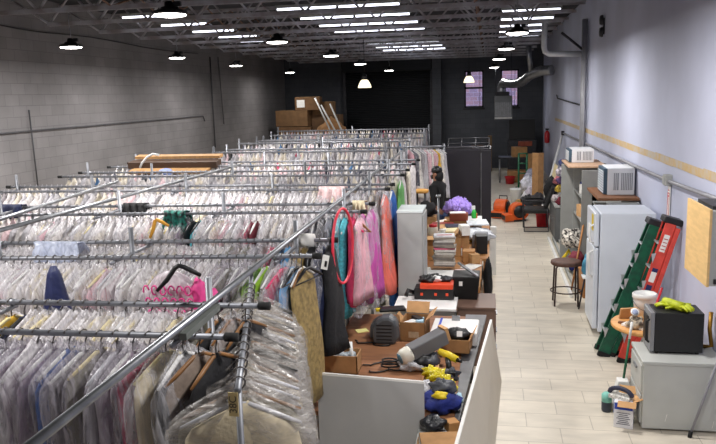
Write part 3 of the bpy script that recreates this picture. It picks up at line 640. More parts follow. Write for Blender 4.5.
MB().lathe([(.024, -.055), (.052, -.055), (.054, 0), (.052, .055), (.024, .055)], 20, ((xx + x2) / 2, ry(3, xx), 2.0), Matrix.Rotation(PI / 2, 3, 'Y')).build('paper', paper, rl)
MB().tube([((xx + x2) / 2 - .05, ry(3, xx), 2.0), ((xx + x2) / 2 + .05, ry(3, xx), 2.0)], .03, 10).build('core', card, rl)
# pink hoop
p = at(338, 206, y=5.75); pts = []
cx_, cz_ = at(343, 246, y=5.64).x, at(343, 246, y=5.64).z
for k in range(36):
    a = 2 * PI * k / 36; s1 = .315 * math.sin(a); c1 = .2 * math.cos(a)
    pts.append((cx_ + .045 * math.cos(a), 5.64 + .2 * math.cos(a) * .9, cz_ + .3 * math.sin(a)))
tag(MB().tube(pts, .011, 8, closed=True).build('plastic_hoop', mat('coral_red_hoop', (240, 62, 84), .4, 0, .05, 5)), 'coral red hoop hanging from the end of the fourth rail', 'hoop')
# white price tag
p = at(325, 258, y=4.8); tg = thing('hanging_swing_tag', 'white paper tag hanging at the capped end of the third rail', 'tag', p)
MB().box(p + Vector((0, 0, -.03)), (.045, .006, .1), ry=.2).build('card', paper, tg); MB().box(p + Vector((.005, -.005, -.04)), (.016, .003, .04), ry=.2).build('black_print', black, tg)
# boards, bundle and tube lying on the back rails
bd = thing('board_bundle', 'pale wooden boards lying across the eleventh rail', 'boards', at(178, 168, y=11.9))
b0, b1 = at(134, 166, y=11.9), at(221, 163, y=11.9)
for j, (dz, y0, c, l) in enumerate(((.0, 11.55, mat('aged_board', (168, 128, 82), .7, 0, .15, 4, stretch=(6, 1, 1)), .86), (.09, 11.75, mat('shaded_gap', (66, 46, 32), .7, 0, .2, 5), 1), (.2, 11.95, MATS['aged_board'], .97))):  # middle piece is the shaded gap between two boards, put in as dark brown
    MB().box(((b0.x + b1.x) / 2, y0 + .05, 1.95 + dz), ((b1.x - b0.x) * l, .3 - .06 * j, .045 + .06 * (j == 1)), rx=.12).build('board', c, bd)
p = at(163, 173, y=11.2); tag(MB().blob((p.x, 11.3, p.z), (.13, .1, .06), 3, .2).build('cloth_bundle', mat('pale_blue_cloth', (150, 164, 214), .8, 0, .15, 12, bump=.3)), 'pale blue cloth bundle lying before the wooden boards', 'bundle')
tp = [at(x, y, y=11.3) for x, y in ((140, 168), (142, 163), (147, 157), (153, 154), (159, 155))]
tag(MB().tube(tp, .018, 8).build('plastic_tube', white), 'bent white plastic tube sticking up beside the wooden boards', 'tube')
# ------------------------------------------------------------------ right side: fridge
fw = mat('fridge_enamel', (214, 220, 230), 0.35, 0, 0.03, 3)
fr = thing('refrigerator', 'white two-door refrigerator standing against the white wall behind the ladders', 'refrigerator', (1.68, 9.83, 0))
MB().span((1.36, 9.46, .04), (2.02, 10.2, 1.575)).build('body', fw, fr, .012)
dl = MB().span((1.29, 9.465, .08), (1.35, 10.195, 1.13)).build('door', fw, fr, .015)
MB().tube([(1.29, 9.53, .75), (1.245, 9.53, .78), (1.245, 9.53, 1.06), (1.29, 9.53, 1.09)], .014, 8).build('handle', white, dl)
du = MB().span((1.29, 9.465, 1.15), (1.35, 10.195, 1.575)).build('door', fw, fr, .015)
MB().tube([(1.29, 9.53, 1.19), (1.245, 9.53, 1.21), (1.245, 9.53, 1.4), (1.29, 9.53, 1.42)], .014, 8).build('handle', white, du)
MB().box((1.286, 9.62, 1.44), (.006, .12, .2)).build('yellow_sticker', yellow, du)
MB().box((1.286, 9.9, 1.3), (.006, .16, .14)).build('note', paper, du); MB().box((1.286, 9.95, .9), (.006, .14, .1)).build('note', paper, dl)
for x in (1.42, 1.96):
    for y in (9.52, 10.14): MB().cyl((x, y, 0), (x, y, .05), .025, n=10).build('foot', black, fr)
# ladders
def ladder(name, label, m, base, top_x, height, capm, lean_y, wide, thick):
    """folded stepladder; local z runs up the rails, y across the steps, x from front rails to back rails"""
    t = thing(name, label, 'ladder', (0, 0, 0)); L = math.hypot(top_x - base[0], height)
    for s in (-1, 1):
        b = MB(); w = wide
        # channel-shaped rail tapering in
        y0, y1 = s * w / 2, s * w / 2 * .72
        for xx, tx, dy in ((0, .012, 0), (-.5, 0, 0)):
            if tx == 0: continue
        b.loft([[(-thick / 2, y0 - .004, 0), (thick / 2, y0 - .004, 0), (thick / 2, y0 + .004, 0), (-thick / 2, y0 + .004, 0)], [(-thick / 2, y1 - .004, L), (thick / 2, y1 - .004, L), (thick / 2, y1 + .004, L), (-thick / 2, y1 + .004, L)]], 0, False)
        for e in (-1, 1):
            x = e * thick / 2
            b.loft([[(x - .006, y0 - s * .028, 0), (x + .006, y0 - s * .028, 0), (x + .006, y0, 0), (x - .006, y0, 0)], [(x - .006, y1 - s * .028, L), (x + .006, y1 - s * .028, L), (x + .006, y1, L), (x - .006, y1, L)]], 0, False)
        b.build('front_rail', m, t)
        b = MB(); xo = thick / 2 + .035; b.loft([[(xo - .025, y0 - .014, .05), (xo + .025, y0 - .014, .05), (xo + .025, y0 + .014, .05), (xo - .025, y0 + .014, .05)], [(xo - .025, y1 - .014, L - .04), (xo + .025, y1 - .014, L - .04), (xo + .025, y1 + .014, L - .04), (xo - .025, y1 + .014, L - .04)]], 0, False)
        b.build('back_rail', m, t)
        MB().box((0, y0, .02), (thick + .02, .05, .06)).build('foot', rubber, t, .006)
        MB().box((xo, y0, .06), (.06, .045, .05)).build('foot', rubber, t, .006)
        for k in range(1, 5):
            b = MB()
            z = L * k / 5.2; yy = s * (w / 2 * (1 - .28 * z / L) + .006)
            b.prism([(-thick / 2, yy, z - .1), (-thick / 2 - .045, yy, z), (-thick / 2, yy, z + .02)], (0, -.004, 0), (0, .004, 0))
            b.build('step_brace', mat('aluminium', (196, 200, 204), .4, .6, .05, 6), t)
    for k in range(1, 6):
        z = L * k / 5.9; w2 = w * (1 - .28 * z / L)
        MB().box((-.01, 0, z), (thick + .02, w2 - .01, .022)).build('step', MATS['aluminium'], t, .004)
    for k in range(1, 4): MB().box((thick / 2 + .035, 0, L * k / 4.2), (.02, w * .8, .03)).build('rear_bar', m, t)
    MB().box((.02, 0, L + .02), (thick + .11, wide * .78, .07)).build('top_cap', capm, t, .012)
    ang = math.atan2(top_x - base[0], height)
    t.matrix_world = Matrix.Translation(base) @ Matrix.Rotation(lean_y, 4, 'Z') @ Matrix.Rotation(ang, 4, 'Y')
    return t
lg = ladder('step_ladder', 'scuffed green folded stepladder leaning between the refrigerator and red ladder', mat('scuffed_green', (12, 92, 66), .5, 0, .2, 14, rgb2=(20, 70, 54)), Vector((1.32, 8.8, 0)), 1.86, 1.56, darksteel, 0, .24, .125)
lr = ladder('step_ladder', 'orange-red folded stepladder with black top cap leaning on the white wall', mat('scuffed_red', (206, 70, 58), .5, 0, .12, 10), Vector((1.5, 8.62, 0)), 1.98, 1.62, black, 0, .26, .1)
for z, hh, mm in ((1.45, .2, paper), (1.05, .12, paper), (1.13, .05, mat('navy_print', (30, 40, 90), .6, 0, .1, 9)), (.92, .07, MATS['navy_print'])):
    yy = -(.26 / 2 * (1 - .28 * z / 1.7)) - .0055
    MB().box(Vector((.0, yy, z)) + lr.location, (.06, .003, hh)).build('sticker', mm, lr)
b = MB()
for k in range(4): b.box(Vector((0, -(.26 / 2 * (1 - .28 * 1.45 / 1.7)) - .01, 1.38 + .04 * k)) + lr.location, (.045, .002, .008))
b.build('sticker_print', mat('red_print', (180, 40, 40), .6, 0, .1, 9), lr)
# file cabinet
fc_ = thing('file_cabinet', 'low grey steel file cabinet under the black microwave', 'cabinet', (1.69, 7.0, 0))
MB().span((1.38, 6.72, .02), (2.06, 7.26, .63)).build('body', mat('pale_grey_metal', (186, 188, 184), .5, .05, .04, 4), fc_, .006)
MB().span((1.365, 6.71, .63), (2.07, 7.27, .665)).build('top', MATS['pale_grey_metal'], fc_, .006)
for z in (.06, .345):
    d_ = MB().span((1.362, 6.75, z), (1.382, 7.23, z + .265)).build('drawer', MATS['pale_grey_metal'], fc_, .004)
    MB().span((1.345, 6.92, z + .18), (1.364, 7.06, z + .2)).build('handle', steel, d_)
for px, py in ((711, 374), (713, 425), (666, 418)):
    b = MB(); p = at(px, py, y=6.718); b.box((min(p.x, 2.04), 6.7185, p.z), (.004, .002, .07), ry=.2); b.build('scratch', paper, fc_)
# microwave with gloves
mwz = .665; mxa = at(654.5, 340, y=6.93).x; mxb = at(703.5, 340, y=6.93).x; mh = at(680, 313.5, y=6.93).z - mwz
mw = thing('microwave_oven', 'black microwave oven with silver door edge on the grey file cabinet', 'microwave', (1.72, 7.05, mwz))
MB().span((mxa, 6.93, mwz + .02), (mxb, 7.24, mwz + mh)).build('body', mat('black_enamel', (24, 25, 27), .5, 0, .15, 40), mw, .006)
md = MB().span((mxa - .04, 6.93, mwz + .02), (mxa - .002, 7.24, mwz + mh)).build('door', mat('silver_trim', (150, 152, 156), .35, .6, .05, 5), mw, .005)
MB().span((mxa - .046, 7.02, mwz + .08), (mxa - .038, 7.22, mwz + mh - .06)).build('door_glass', black, md); MB().tube([(mxa - .04, 6.97, mwz + .1), (mxa - .068, 6.97, mwz + .12), (mxa - .068, 6.97, mwz + .3), (mxa - .04, 6.97, mwz + .32)], .01, 8).build('handle', black, md)
for x in (mxa + .03, mxb - .04):
    for y in (6.97, 7.2): MB().cyl((x, y, mwz), (x, y, mwz + .025), .018, n=8).build('foot', rubber, mw)
gm = mat('yellow_green_rubber', (176, 186, 20), .5, 0, .15, 14, bump=.2)
def glove(p, rz, label):
    t = MB(); p = Vector(p); c, s = math.cos(rz), math.sin(rz)
    W = lambda x, y, z: p + Vector((x * c - y * s, x * s + y * c, z))
    t.tube([W(-.16, 0, .024), W(-.1, .01, .03), W(-.02, 0, .03), (W(.05, 0, .028))], [.05, .042, .04, .044], 10)
    for k, (dy, l) in enumerate(((-.034, .07), (-.012, .085), (.012, .08), (.034, .06))):
        t.tube([W(.03, dy * .9, .026), W(.07, dy, .04), W(.07 + l * .6, dy * 1.3, .03), W(.07 + l, dy * 1.5, .014)], [.014, .013, .012, .009], 8)
    t.tube([W(-.03, .035, .026), W(.0, .07, .03), W(.04, .085, .018)], [.015, .013, .009], 8)
    return tag(t.build('rubber_glove', gm), label, 'glove')
glove((1.68, 7.08, mwz + mh + .002), 2.7, 'yellow-green rubber glove lying flat on the microwave top')
glove((1.72, 7.01, mwz + mh + .022), -.9, 'yellow-green rubber glove drooping over the microwave front edge')
# leaning cane
cn = thing('walking_cane', 'grey metal cane leaning on the file cabinet', 'cane', (1.8, 6.62, 0))
a = at(690, 434, y=6.62); a.z = .02; e = Vector((2.03, 6.66, .88))
MB().tube([a, e], .012, 8).build('shaft', cp, cn)
MB().tube([e, e + Vector((.02, 0, .06)), e + Vector((.035, .02, .1)), e + Vector((.03, .07, .13)), e + Vector((.02, .12, .12)), e + Vector((.015, .14, .08))], .014, 8).build('handle', black, cn)
MB().cyl(a + Vector((-.002, 0, -.02)), a + Vector((.006, 0, .04)), .018, n=10).build('tip', rubber, cn)
# small round table behind
rt = thing('round_table', 'round pale wooden table behind the microwave cabinet', 'table', (1.62, 7.62, 0))
MB().lathe([(.0, .7), (.39, .7), (.4, .71), (.4, .73), (.39, .74), (0.01, .74)], 36, (1.63, 7.64, 0)).build('tabletop', mat('worn_pine', (206, 150, 86), .55, 0, .15, 4, stretch=(1, 8, 1)), rt)
MB().cyl((1.63, 7.64, .1), (1.63, 7.64, .7), .04).build('pedestal', black, rt)
MB().lathe([(.26, 0), (.25, .03), (.05, .1), (.04, .12)], 24, (1.63, 7.64, 0)).build('base', black, rt)
bk = thing('bucket', 'white plastic bucket standing on the round wooden table', 'bucket', (1.72, 7.8, .74)); _p = at(646, 317, z=.74); bx_, by_ = _p.x + .0, _p.y + .1; bk.location = (bx_, by_, .74)
MB().lathe([(.1, .74), (.113, .9), (.118, .97), (.112, .97), (.106, .9), (.095, .76), (.01, .755)], 28, (bx_, by_, 0)).build('body', white, bk)
MB().lathe([(.117, .92), (.126, .925), (.126, .965), (.117, .975)], 28, (bx_, by_, 0), cap=False).build('rim', white, bk)
MB().tube([(bx_ + .124 * math.cos(t_), by_ - .1 * math.sin(t_) - .02, .93 - .12 * math.sin(t_)) for t_ in [PI * k / 10 for k in range(11)]], .004, 6).build('handle', steel, bk)
p0, p1 = at(645, 338, y=7.35), at(662, 288, y=7.75)
pipe('broom_stick', [p0 + Vector((0, 0, -.0)), p1], .013, red, 'dark red stick leaning behind the microwave', 'stick')
bg = thing('paper_bag', 'crumpled beige zigzag patterned bag on the round table', 'bag', (1.58, 7.55, .74))
MB().blob(at(636, 324, y=7.45), (.085, .07, .075), 6, .22).build('bag', mat('zigzag_bag', (206, 192, 170), .8, 0, .3, 26, rgb2=(96, 88, 80), detail=1), bg)
MB().lathe([(.01, .0), (.042, .0), (.042, .006), (.01, .006)], 20, at(635, 312, y=7.42), Matrix.Rotation(.8, 3, 'X')).build('round_label', paper, bg); MB().lathe([(.01, .0), (.028, .0), (.028, .003), (.01, .003)], 16, at(635, 312, y=7.405), Matrix.Rotation(.8, 3, 'X')).build('blue_print', mat('faded_blue_print', (150, 160, 190), .7, 0, .2, 40), bg)
tag(MB().box((1.44, 7.48, .752), (.26, .1, .02), rz=-.7).build('flyer', paper, None), 'folded white flyer with red edge on the round table', 'flyer')
tag(MB().box((1.4, 7.58, .75), (.22, .04, .018), rz=-.35).build('wood_strip', wood, None), 'short dark wood strip on the round table', 'wood strip')
tag(MB().box((1.42, 7.78, .8), (.18, .02, .12), rz=.3, rx=.3).build('card_sheet', cardin, None), 'beige card sheet standing on the round table by the ladders', 'card')
# lobby dustpan and broom
db = thing('dustpan', 'long-handled white dustpan with green pole leaning on the round table', 'dustpan', (1.26, 7.2, 0))
p0, p1 = at(622, 389, y=7.22), at(632, 322, y=7.3)
MB().tube([p0, p0.lerp(p1, .75)], .012, 8).build('pole', green, db); MB().tube([p0.lerp(p1, .75), p1], .013, 8).build('grip', white, db)
MB().prism([(p0.x - .11, 7.2, .0), (p0.x + .11, 7.2, .0), (p0.x + .05, 7.2, .3), (p0.x - .05, 7.2, .3)], (0, -.06, 0), (0, .06, 0)).build('pan', white, db, .008)
p0, p1 = at(634, 392, y=7.34), at(640, 345, y=7.4)
bm_ = thing('broom', 'dark broom standing against the cabinet corner behind the dustpan', 'broom', (p0.x, 7.34, 0))
MB().tube([(p0.x, 7.34, .12), p1], .012, 8).build('pole', mat('dark_brown_wood', (60, 40, 30), .5, 0, .2, 8), bm_)
MB().loft([[(p0.x - .07, 7.31, 0), (p0.x + .07, 7.31, 0), (p0.x + .07, 7.37, 0), (p0.x - .07, 7.37, 0)], [(p0.x - .05, 7.325, .14), (p0.x + .05, 7.325, .14), (p0.x + .05, 7.355, .14), (p0.x - .05, 7.355, .14)]], 0, False).build('bristles', mat('dark_green_bristle', (20, 50, 34), .8, 0, .2, 30), bm_)
# carton of tile mix
ct = thing('carton', 'white and blue printed carton with open flaps beside the file cabinet', 'carton', (1.24, 6.84, 0))
ca = math.radians(-14)
def CB(c, d, m, name, rz=0, rx=0, ry_=0, par=ct, bev=0):
    M_ = Matrix.Rotation(ca, 3, 'Z'); p = Vector((1.245, 6.84, 0)) + M_ @ Vector(c)
    return MB().box(p, d, rz=ca + rz, rx=rx, ry=ry_).build(name, m, par, bev)
bd_ = CB((0, 0, .125), (.17, .2, .25), mat('carton_white', (222, 222, 226), .7, 0, .05, 8), 'box', bev=.004)
bl = mat('carton_blue', (30, 66, 170), .6, 0, .1, 6)
CB((-.0865, .0, .19), (.003, .19, .1), bl, 'blue_label', par=bd_)
CB((-.0885, .01, .19), (.003, .1, .035), paper, 'white_swirl', par=bd_, rx=.5)
CB((0, -.1015, .21), (.16, .003, .06), bl, 'blue_band', par=bd_)
b = MB(); M_ = Matrix.Rotation(ca, 3, 'Z')
for k in range(7):
    p = Vector((1.245, 6.84, 0)) + M_ @ Vector((0, -.1015, .04 + .018 * k)); b.box(p, (.12 - .02 * (k % 3), .003, .006), rz=ca)
for k in range(3):
    p = Vector((1.245, 6.84, 0)) + M_ @ Vector((-.0865, 0, .05 + .025 * k)); b.box(p, (.003, .13 - .02 * k, .008), rz=ca)
b.build('small_print', mat('grey_print', (90, 92, 104), .7, 0, .1, 8), bd_)
CB((.12, 0, .275), (.1, .19, .005), cardin, 'flap', ry_=-.5); CB((.02, .14, .28), (.16, .1, .005), cardin, 'flap', rx=.7); CB((.03, -.14, .25), (.16, .09, .005), cardin, 'flap', rx=.25)
sb = thing('scrub_brush', 'black curved scrub brush lying in the open carton', 'brush', (1.22, 6.86, .26))
MB().box((1.21, 6.85, .265), (.2, .09, .035), rz=-.6, rx=.1).build('bristle_block', mat('striped_bristle', (206, 204, 198), .8, 0, .4, 60), sb)
MB().tube([Vector((1.21, 6.85, .285)) + Vector((.09 * math.cos(a), -.06 * math.cos(a), .06 * math.sin(a))) for a in [PI * k / 8 for k in range(9)]], .022, 8).build('handle', mat('dark_blue_plastic', (30, 34, 60), .5, 0, .1, 8), sb)
bt = thing('bottle', 'small teal and dark bottle on the floor behind the carton', 'bottle', (1.13, 7.12, 0))
MB().lathe([(.045, 0), (.05, .02), (.05, .1), (.045, .12)], 18, (1.13, 7.12, 0)).build('body', mat('dark_liquid', (40, 48, 62), .3, 0, .1, 5), bt); MB().lathe([(.05, .1), (.05, .17), (.03, .19)], 18, (1.13, 7.12, 0)).build('upper', mat('teal_plastic', (120, 190, 176), .4, 0, .1, 5), bt)
# plywood box on the wall
pw = thing('mounted_plywood_box', 'plywood faced electrical box fixed to the white wall above the cabinet', 'box', (1.9, 6.53, 1.48))
MB().span((1.77, 6.3, 1.48), (2.095, 6.98, 2.1)).build('body', greymetal, pw); MB().span((1.75, 6.29, 1.475), (1.77, 6.99, 2.115)).build('plywood_face', mat('plywood', (216, 180, 122), .6, 0, .08, 3, stretch=(1, 2, 9)), pw)
MB().span((1.8, 6.4, 2.1), (2.09, 6.85, 2.13)).build('top_strip', darksteel, pw); MB().box((1.82, 6.293, 1.52), (.03, .012, .04)).build('latch', black, pw)
tag(MB().tube([(2.06, 7.2, 1.0), (2.04, 7.15, .85), (2.05, 7.1, .7), (1.99, 7.14, .68)], .02, 8).build('brass_valve', mat('brass', (150, 110, 40), .4, .7, .2, 10)), 'small brass fitting behind the microwave', 'fitting')
# stool
sl = thing('bar_stool', 'metal stool with round dark brown seat before the refrigerator', 'stool', (1.1, 10.9, 0))
sm = mat('rusty_brown_metal', (62, 46, 42), .5, .4, .2, 10); cx_, cy_ = 1.1, 10.9
MB().lathe([(.01, .59), (.205, .59), (.22, .61), (.215, .645), (.18, .655), (.01, .652)], 26, (cx_, cy_, 0)).build('seat', mat('dark_leather', (84, 56, 46), .6, 0, .3, 14), sl)
for sx in (-1, 1):
    for sy in (-1, 1): MB().tube([(cx_ + sx * .12, cy_ + sy * .12, .6), (cx_ + sx * .15, cy_ + sy * .15, .56), (cx_ + sx * .165, cy_ + sy * .165, 0)], .013, 8).build('leg', sm, sl)
MB().tube([(cx_ + .215 * math.cos(2 * PI * k / 24), cy_ + .215 * math.sin(2 * PI * k / 24), .2) for k in range(24)], .01, 8, closed=True).build('foot_ring', sm, sl)
st2 = thing('folding_stool', 'dark metal stool legs half hidden between refrigerator and round stool', 'stool', (1.33, 10.6, 0))
for dx in (-.08, .08): MB().tube([(1.4 + dx, 10.5, .5), (1.34 + dx, 10.62, 0)], .012, 8).build('leg', darksteel, st2)
MB().box((1.4, 10.5, .51), (.24, .2, .02)).build('seat', white, st2)
# ------------------------------------------------------------------ shelving
def shelf_unit(name, label, x0, x1, y0, y1, zs, h, m, ends=(True, True)):
    t = thing(name, label, 'shelf', ((x0 + x1) / 2, (y0 + y1) / 2, 0))
    for k, y in enumerate((y0, y1)):
        if ends[k]: MB().box(((x0 + x1) / 2, y, h / 2), (x1 - x0, .03, h)).build('side_panel', m, t, .004)
    for z in zs: MB().span((x0 + .01, y0 + .02, z), (x1, y1 - .02, z + .025)).build('shelf', m, t)
    MB().span((x1 - .012, y0, 0), (x1, y1, h)).build('back_panel', m, t)
    return t
gs = mat('grey_shelf_steel', (150, 152, 150), .5, .1, .06, 5)
shelf_unit('storage_shelf', 'grey steel shelf unit beside the refrigerator under the white air conditioner', 1.62, 2.06, 10.75, 12.3, (.1, .5, .95, 1.3), 1.52, gs)
shelf_unit('storage_shelf', 'tall grey steel shelf unit with wide end panel carrying the wood plank', 1.46, 2.0, 12.3, 13.5, (.1, .5, .95, 1.35), 1.82, gs)
MB().box((1.4, 13.52, .905), (.3, .02, 1.81)).build('end_panel', gs, bpy.data.objects['storage_shelf.001'], .004)
bdw = tag(MB().span((1.52, 10.85, 1.535), (2.08, 12.1, 1.57)).build('shelf_board', wood, None), 'brown wooden board under the larger white air conditioner', 'board')
tag(MB().box((1.6, 13.3, 1.835), (.62, 1.3, .025)).build('wood_plank', mat('pinkish_plank', (196, 160, 130), .6, 0, .1, 4, stretch=(6, 1, 1)), None), 'pale wood plank on top of the tall grey shelf', 'plank')
def aircon(x0, x1, y0, y1, z0, z1, label):
    t = thing('air_conditioner', label, 'air conditioner', ((x0 + x1) / 2, (y0 + y1) / 2, z0))
    acw = mat('ac_white', (222, 224, 228), .45, 0, .04, 4)
    MB().span((x0 + .05, y0, z0), (x1, y1, z1)).build('body', acw, t, .008)
    f = MB().span((x0, y0 + .01, z0 + .01), (x0 + .05, y1 - .01, z1 - .01)).build('front_grille', mat('blue_grey_grille', (58, 82, 100), .5, 0, .15, 8), t)
    b = MB(); n = 9
    for k in range(n): b.span((x0 - .008, y0 + .03, z0 + .03 + (z1 - z0 - .06) * k / n), (x0 + .002, y1 - .03, z0 + .03 + (z1 - z0 - .06) * k / n + .012))
    b.build('slat', acw, f)
    for u0, u1 in ((.3, .48), (.54, .93)):
        w = x1 - x0; g = MB().span((x0 + u0 * w, y0 - .004, z0 + (z1 - z0) * .18), (x0 + u1 * w, y0 + .002, z0 + (z1 - z0) * .82)).build('vent', mat('vent_grey', (140, 144, 150), .5, 0, .1, 6), t)
        b = MB(); k = 0; xx = x0 + u0 * w
        while xx < x0 + u1 * w - .01:
            b.span((xx, y0 - .01, z0 + (z1 - z0) * .18), (xx + .008, y0 - .002, z0 + (z1 - z0) * .82)); xx += .024
        b.build('fin', acw, g)
    return t
aircon(1.64, 2.07, 11.2, 11.8, 1.57, 1.96, 'white window air conditioner on the brown board above the refrigerator')
aircon(at(569, 155, y=13.3).x, at(594, 155, y=13.3).x, 13.3, 13.85, 1.85, at(590, 149, y=13.3).z, 'smaller white air conditioner on the wood plank of the tall shelf')
def item(name, px, py, z, build, label, cat, x=None):
    p = at(px, py, x=x) if x is not None else at(px, py, z=z); p.z = z
    o = build(p); return tag(o, label, cat)
def boxo(name, c, d, m, label, cat, rz=0, bev=.004, grp=None): return tag(MB().box(c, d, rz=rz).build(name, m, None, bev), label, cat, grp)
# things on the shelves
def jar(x, y, z, r, h, m, capm, label, cat='jar', name='jar'):
    t = thing(name, label, cat, (x, y, z)); MB().lathe([(r * .9, z), (r, z + .01), (r, z + h * .75), (r * .75, z + h * .85)], 18, (x, y, 0)).build('body', m, t)
    MB().lathe([(r * .8, z + h * .82), (r * .8, z + h), (r * .5, z + h + .004)], 18, (x, y, 0)).build('lid', capm, t); return t
jar(1.55, 12.8, 1.375, .07, .2, paper, blue, 'white jar with blue lid on the tall shelf under the plank')
boxo('parcel', (1.57, 12.85, 1.075), (.16, .3, .2), cardin, 'tan parcel on the tall shelf below the blue lidded jar', 'parcel', .2)
tag(MB().blob((1.58, 12.85, .62), (.14, .2, .1), 8, .25).build('cloth_bag', mat('beige_cloth', (190, 160, 136), .85, 0, .2, 12), None), 'beige cloth bag on the middle of the tall shelf', 'bag')
tag(MB().blob((1.36, 12.7, .6), (.16, .2, .16), 31, .25).build('cloth_bag', mat('zebra_print', (224, 218, 208), .85, 0, .3, 26, rgb2=(40, 36, 36), detail=0), None), 'black and cream zebra print bag on the stacked grey crate beside the shelves', 'bag')
tag(MB().blob((1.4, 12.2, .38), (.0001 + .12, .16, .12), 14, .25).build('cloth_bag', CL['wine'][0], None), 'dark wine cloth bag on the shelf edge', 'bag')
boxo('shelf_box', (1.72, 11.5, 1.06), (.2, .3, .2), red, 'red box low on the shelf beside the refrigerator', 'box')
jar(1.62, 10.95, .975, .06, .28, mat('bright_yellow', (232, 200, 20), .4, 0, .05, 5), white, 'yellow bottle on the shelf under the brown board', 'bottle', 'bottle')
jar(1.66, 11.3, .975, .05, .2, paper, red, 'small white bottle beside the yellow bottle', 'bottle', 'bottle')
boxo('shelf_box', (1.66, 11.75, 1.05), (.18, .24, .14), cardin, 'small tan box behind the bottles on the shelf', 'box')
tag(MB().blob((1.36, 10.62, .62), (.07, .1, .16), 9, .15).build('cloth_bag', mat('teal_bag', (60, 130, 160), .6, 0, .2, 8), None), 'hanging teal bag between shelf and refrigerator', 'bag').location.z = .5
boxo('wood_box', (1.46, 11.4, .2), (.18, .4, .4), mat('tan_wood', (170, 116, 66), .6, 0, .15, 6), 'tan wooden box on the floor beside the shelf', 'box', .1)
pipe('wood_pole', [(1.26, 11.6, .02), (1.52, 12.35, 1.0)], .015, mat('tan_wood', (170, 116, 66)), 'thin tan wooden pole leaning on the shelf', 'pole')
ds_ = thing('dust_gun', 'yellow plastic pail handle and blue cloth on the floor track behind the stool', 'tool', (1.15, 12.3, 0))
p = at(567, 256, z=.3)
MB().tube([p + Vector((-.1, 0, -.1)), p + Vector((.1, 0, -.1)), p + Vector((.03, 0, .1)), p + Vector((-.1, 0, -.1))], .035, 8).build('triangle_handle', yellow, ds_)
MB().blob(p + Vector((.2, .1, -.2)), (.17, .2, .12), 3, .2).build('cloth', blue, ds_)
tk = thing('metal_track', 'pair of long grey metal tracks lying on the floor along the shelves', 'track', (1.3, 13.6, 0))
for k, (x0, x1) in enumerate(((1.2, 1.24), (1.3, 1.33), (1.4, 1.46))):
    MB().box(((x0 + x1) / 2, 13.5, .03 + .0 * k), (x1 - x0, 4.6, .06)).build('rail', white if k == 0 else greymetal, tk)
lc = thing('metal_cabinet', 'low dark grey cabinet past the tall shelf, by the black chair', 'cabinet', (1.65, 16.2, 0))
MB().span((1.34, 15.5, .02), (2.0, 16.9, .72)).build('body', mat('mid_grey_metal', (100, 102, 102), .5, .2, .1, 5), lc, .006); MB().span((1.32, 15.48, .72), (2.02, 16.92, .75)).build('top', greymetal, lc)
for k in range(3):
    d_ = MB().span((1.325, 15.52 + .46 * k, .05), (1.342, 15.96 + .46 * k, .7)).build('door', mat('mid_grey_metal', (100, 102, 102)), lc); MB().span((1.31, 15.9 + .46 * k, .35), (1.327, 15.92 + .46 * k, .45)).build('handle', steel, d_)
# bags piled on the low cabinet
q = random.Random(8)
pal = [((206, 196, 206), 'white'), ((90, 60, 110), 'purple'), ((200, 170, 60), 'mustard'), ((120, 30, 50), 'maroon'), ((200, 190, 190), 'pale'), ((60, 70, 120), 'blue'), ((190, 110, 120), 'pinkish')]
for i, (px, py, y, r) in enumerate(((560, 172, 15.6, .09), (561, 181, 15.6, .09), (560, 189, 15.6, .1), (561, 198, 15.7, .1), (556, 195, 16.1, .1), (563, 163, 15.8, .09), (558, 181, 16.2, .1))):
    p = at(px, py, y=y); p.z = max(p.z, .75 + r * .7) if i not in (3, 4) else .75 + r * .68; mm = mat('bag_cloth_%s' % pal[i][1], pal[i][0], .8, 0, .6, 26, bump=.3, rgb2=tuple(int(v * .55) for v in pal[i][0]))
    tag(MB().blob(p, (r, r, r * .9), i + 3, .2).build('stuffed_bag', mm), '%s stuffed bag in the pile on the low cabinet, %s' % (pal[i][1], ('against the tall shelf', 'under the topmost one', 'halfway down', 'at the bottom', 'toward the chair', 'at the very top', 'behind the others')[i]), 'bag', 'bags piled on the low cabinet')
jk = at(549, 186, y=16.9)
tag(MB().blob(jk + Vector((.05, 0, -.1)), (.16, .1, .3), 19, .15).build('black_jacket', CL['black'][0]), 'black jacket draped over the chair back by the pile of bags', 'jacket')
# black chair with sled legs
ch = thing('armchair', 'black padded chair with metal sled legs beside the low cabinet', 'chair', (1.05, 16.8, 0))
MB().box((1.02, 16.85, .47), (.56, .52, .11)).build('seat', black, ch, .03); MB().box((1.3, 16.85, .78), (.1, .5, .5), ry=.35).build('backrest', black, ch, .03)
for y in (16.58, 17.12): MB().tube([(1.26, y, .55), (1.28, y, .02), (.76, y, .02), (.74, y, .66), (1.2, y, .68)], .014, 8).build('leg_frame', darksteel, ch); MB().box((.97, y, .7), (.38, .05, .03)).build('armrest', black, ch, .008)
rb = thing('red_crate', 'red plastic crate under the black chair', 'crate', (1.16, 17.3, 0))
MB().lathe([(.17, 0), (.2, .3), (.205, .32), (.19, .32), (.16, .03), (.01, .025)], 4, (1.2, 17.35, 0), Matrix.Rotation(PI / 4, 3, 'Z')).build('body', red, rb); MB().lathe([(.2, .28), (.22, .29), (.22, .33), (.2, .33)], 4, (1.2, 17.35, 0), Matrix.Rotation(PI / 4, 3, 'Z'), cap=False).build('rim', red, rb)
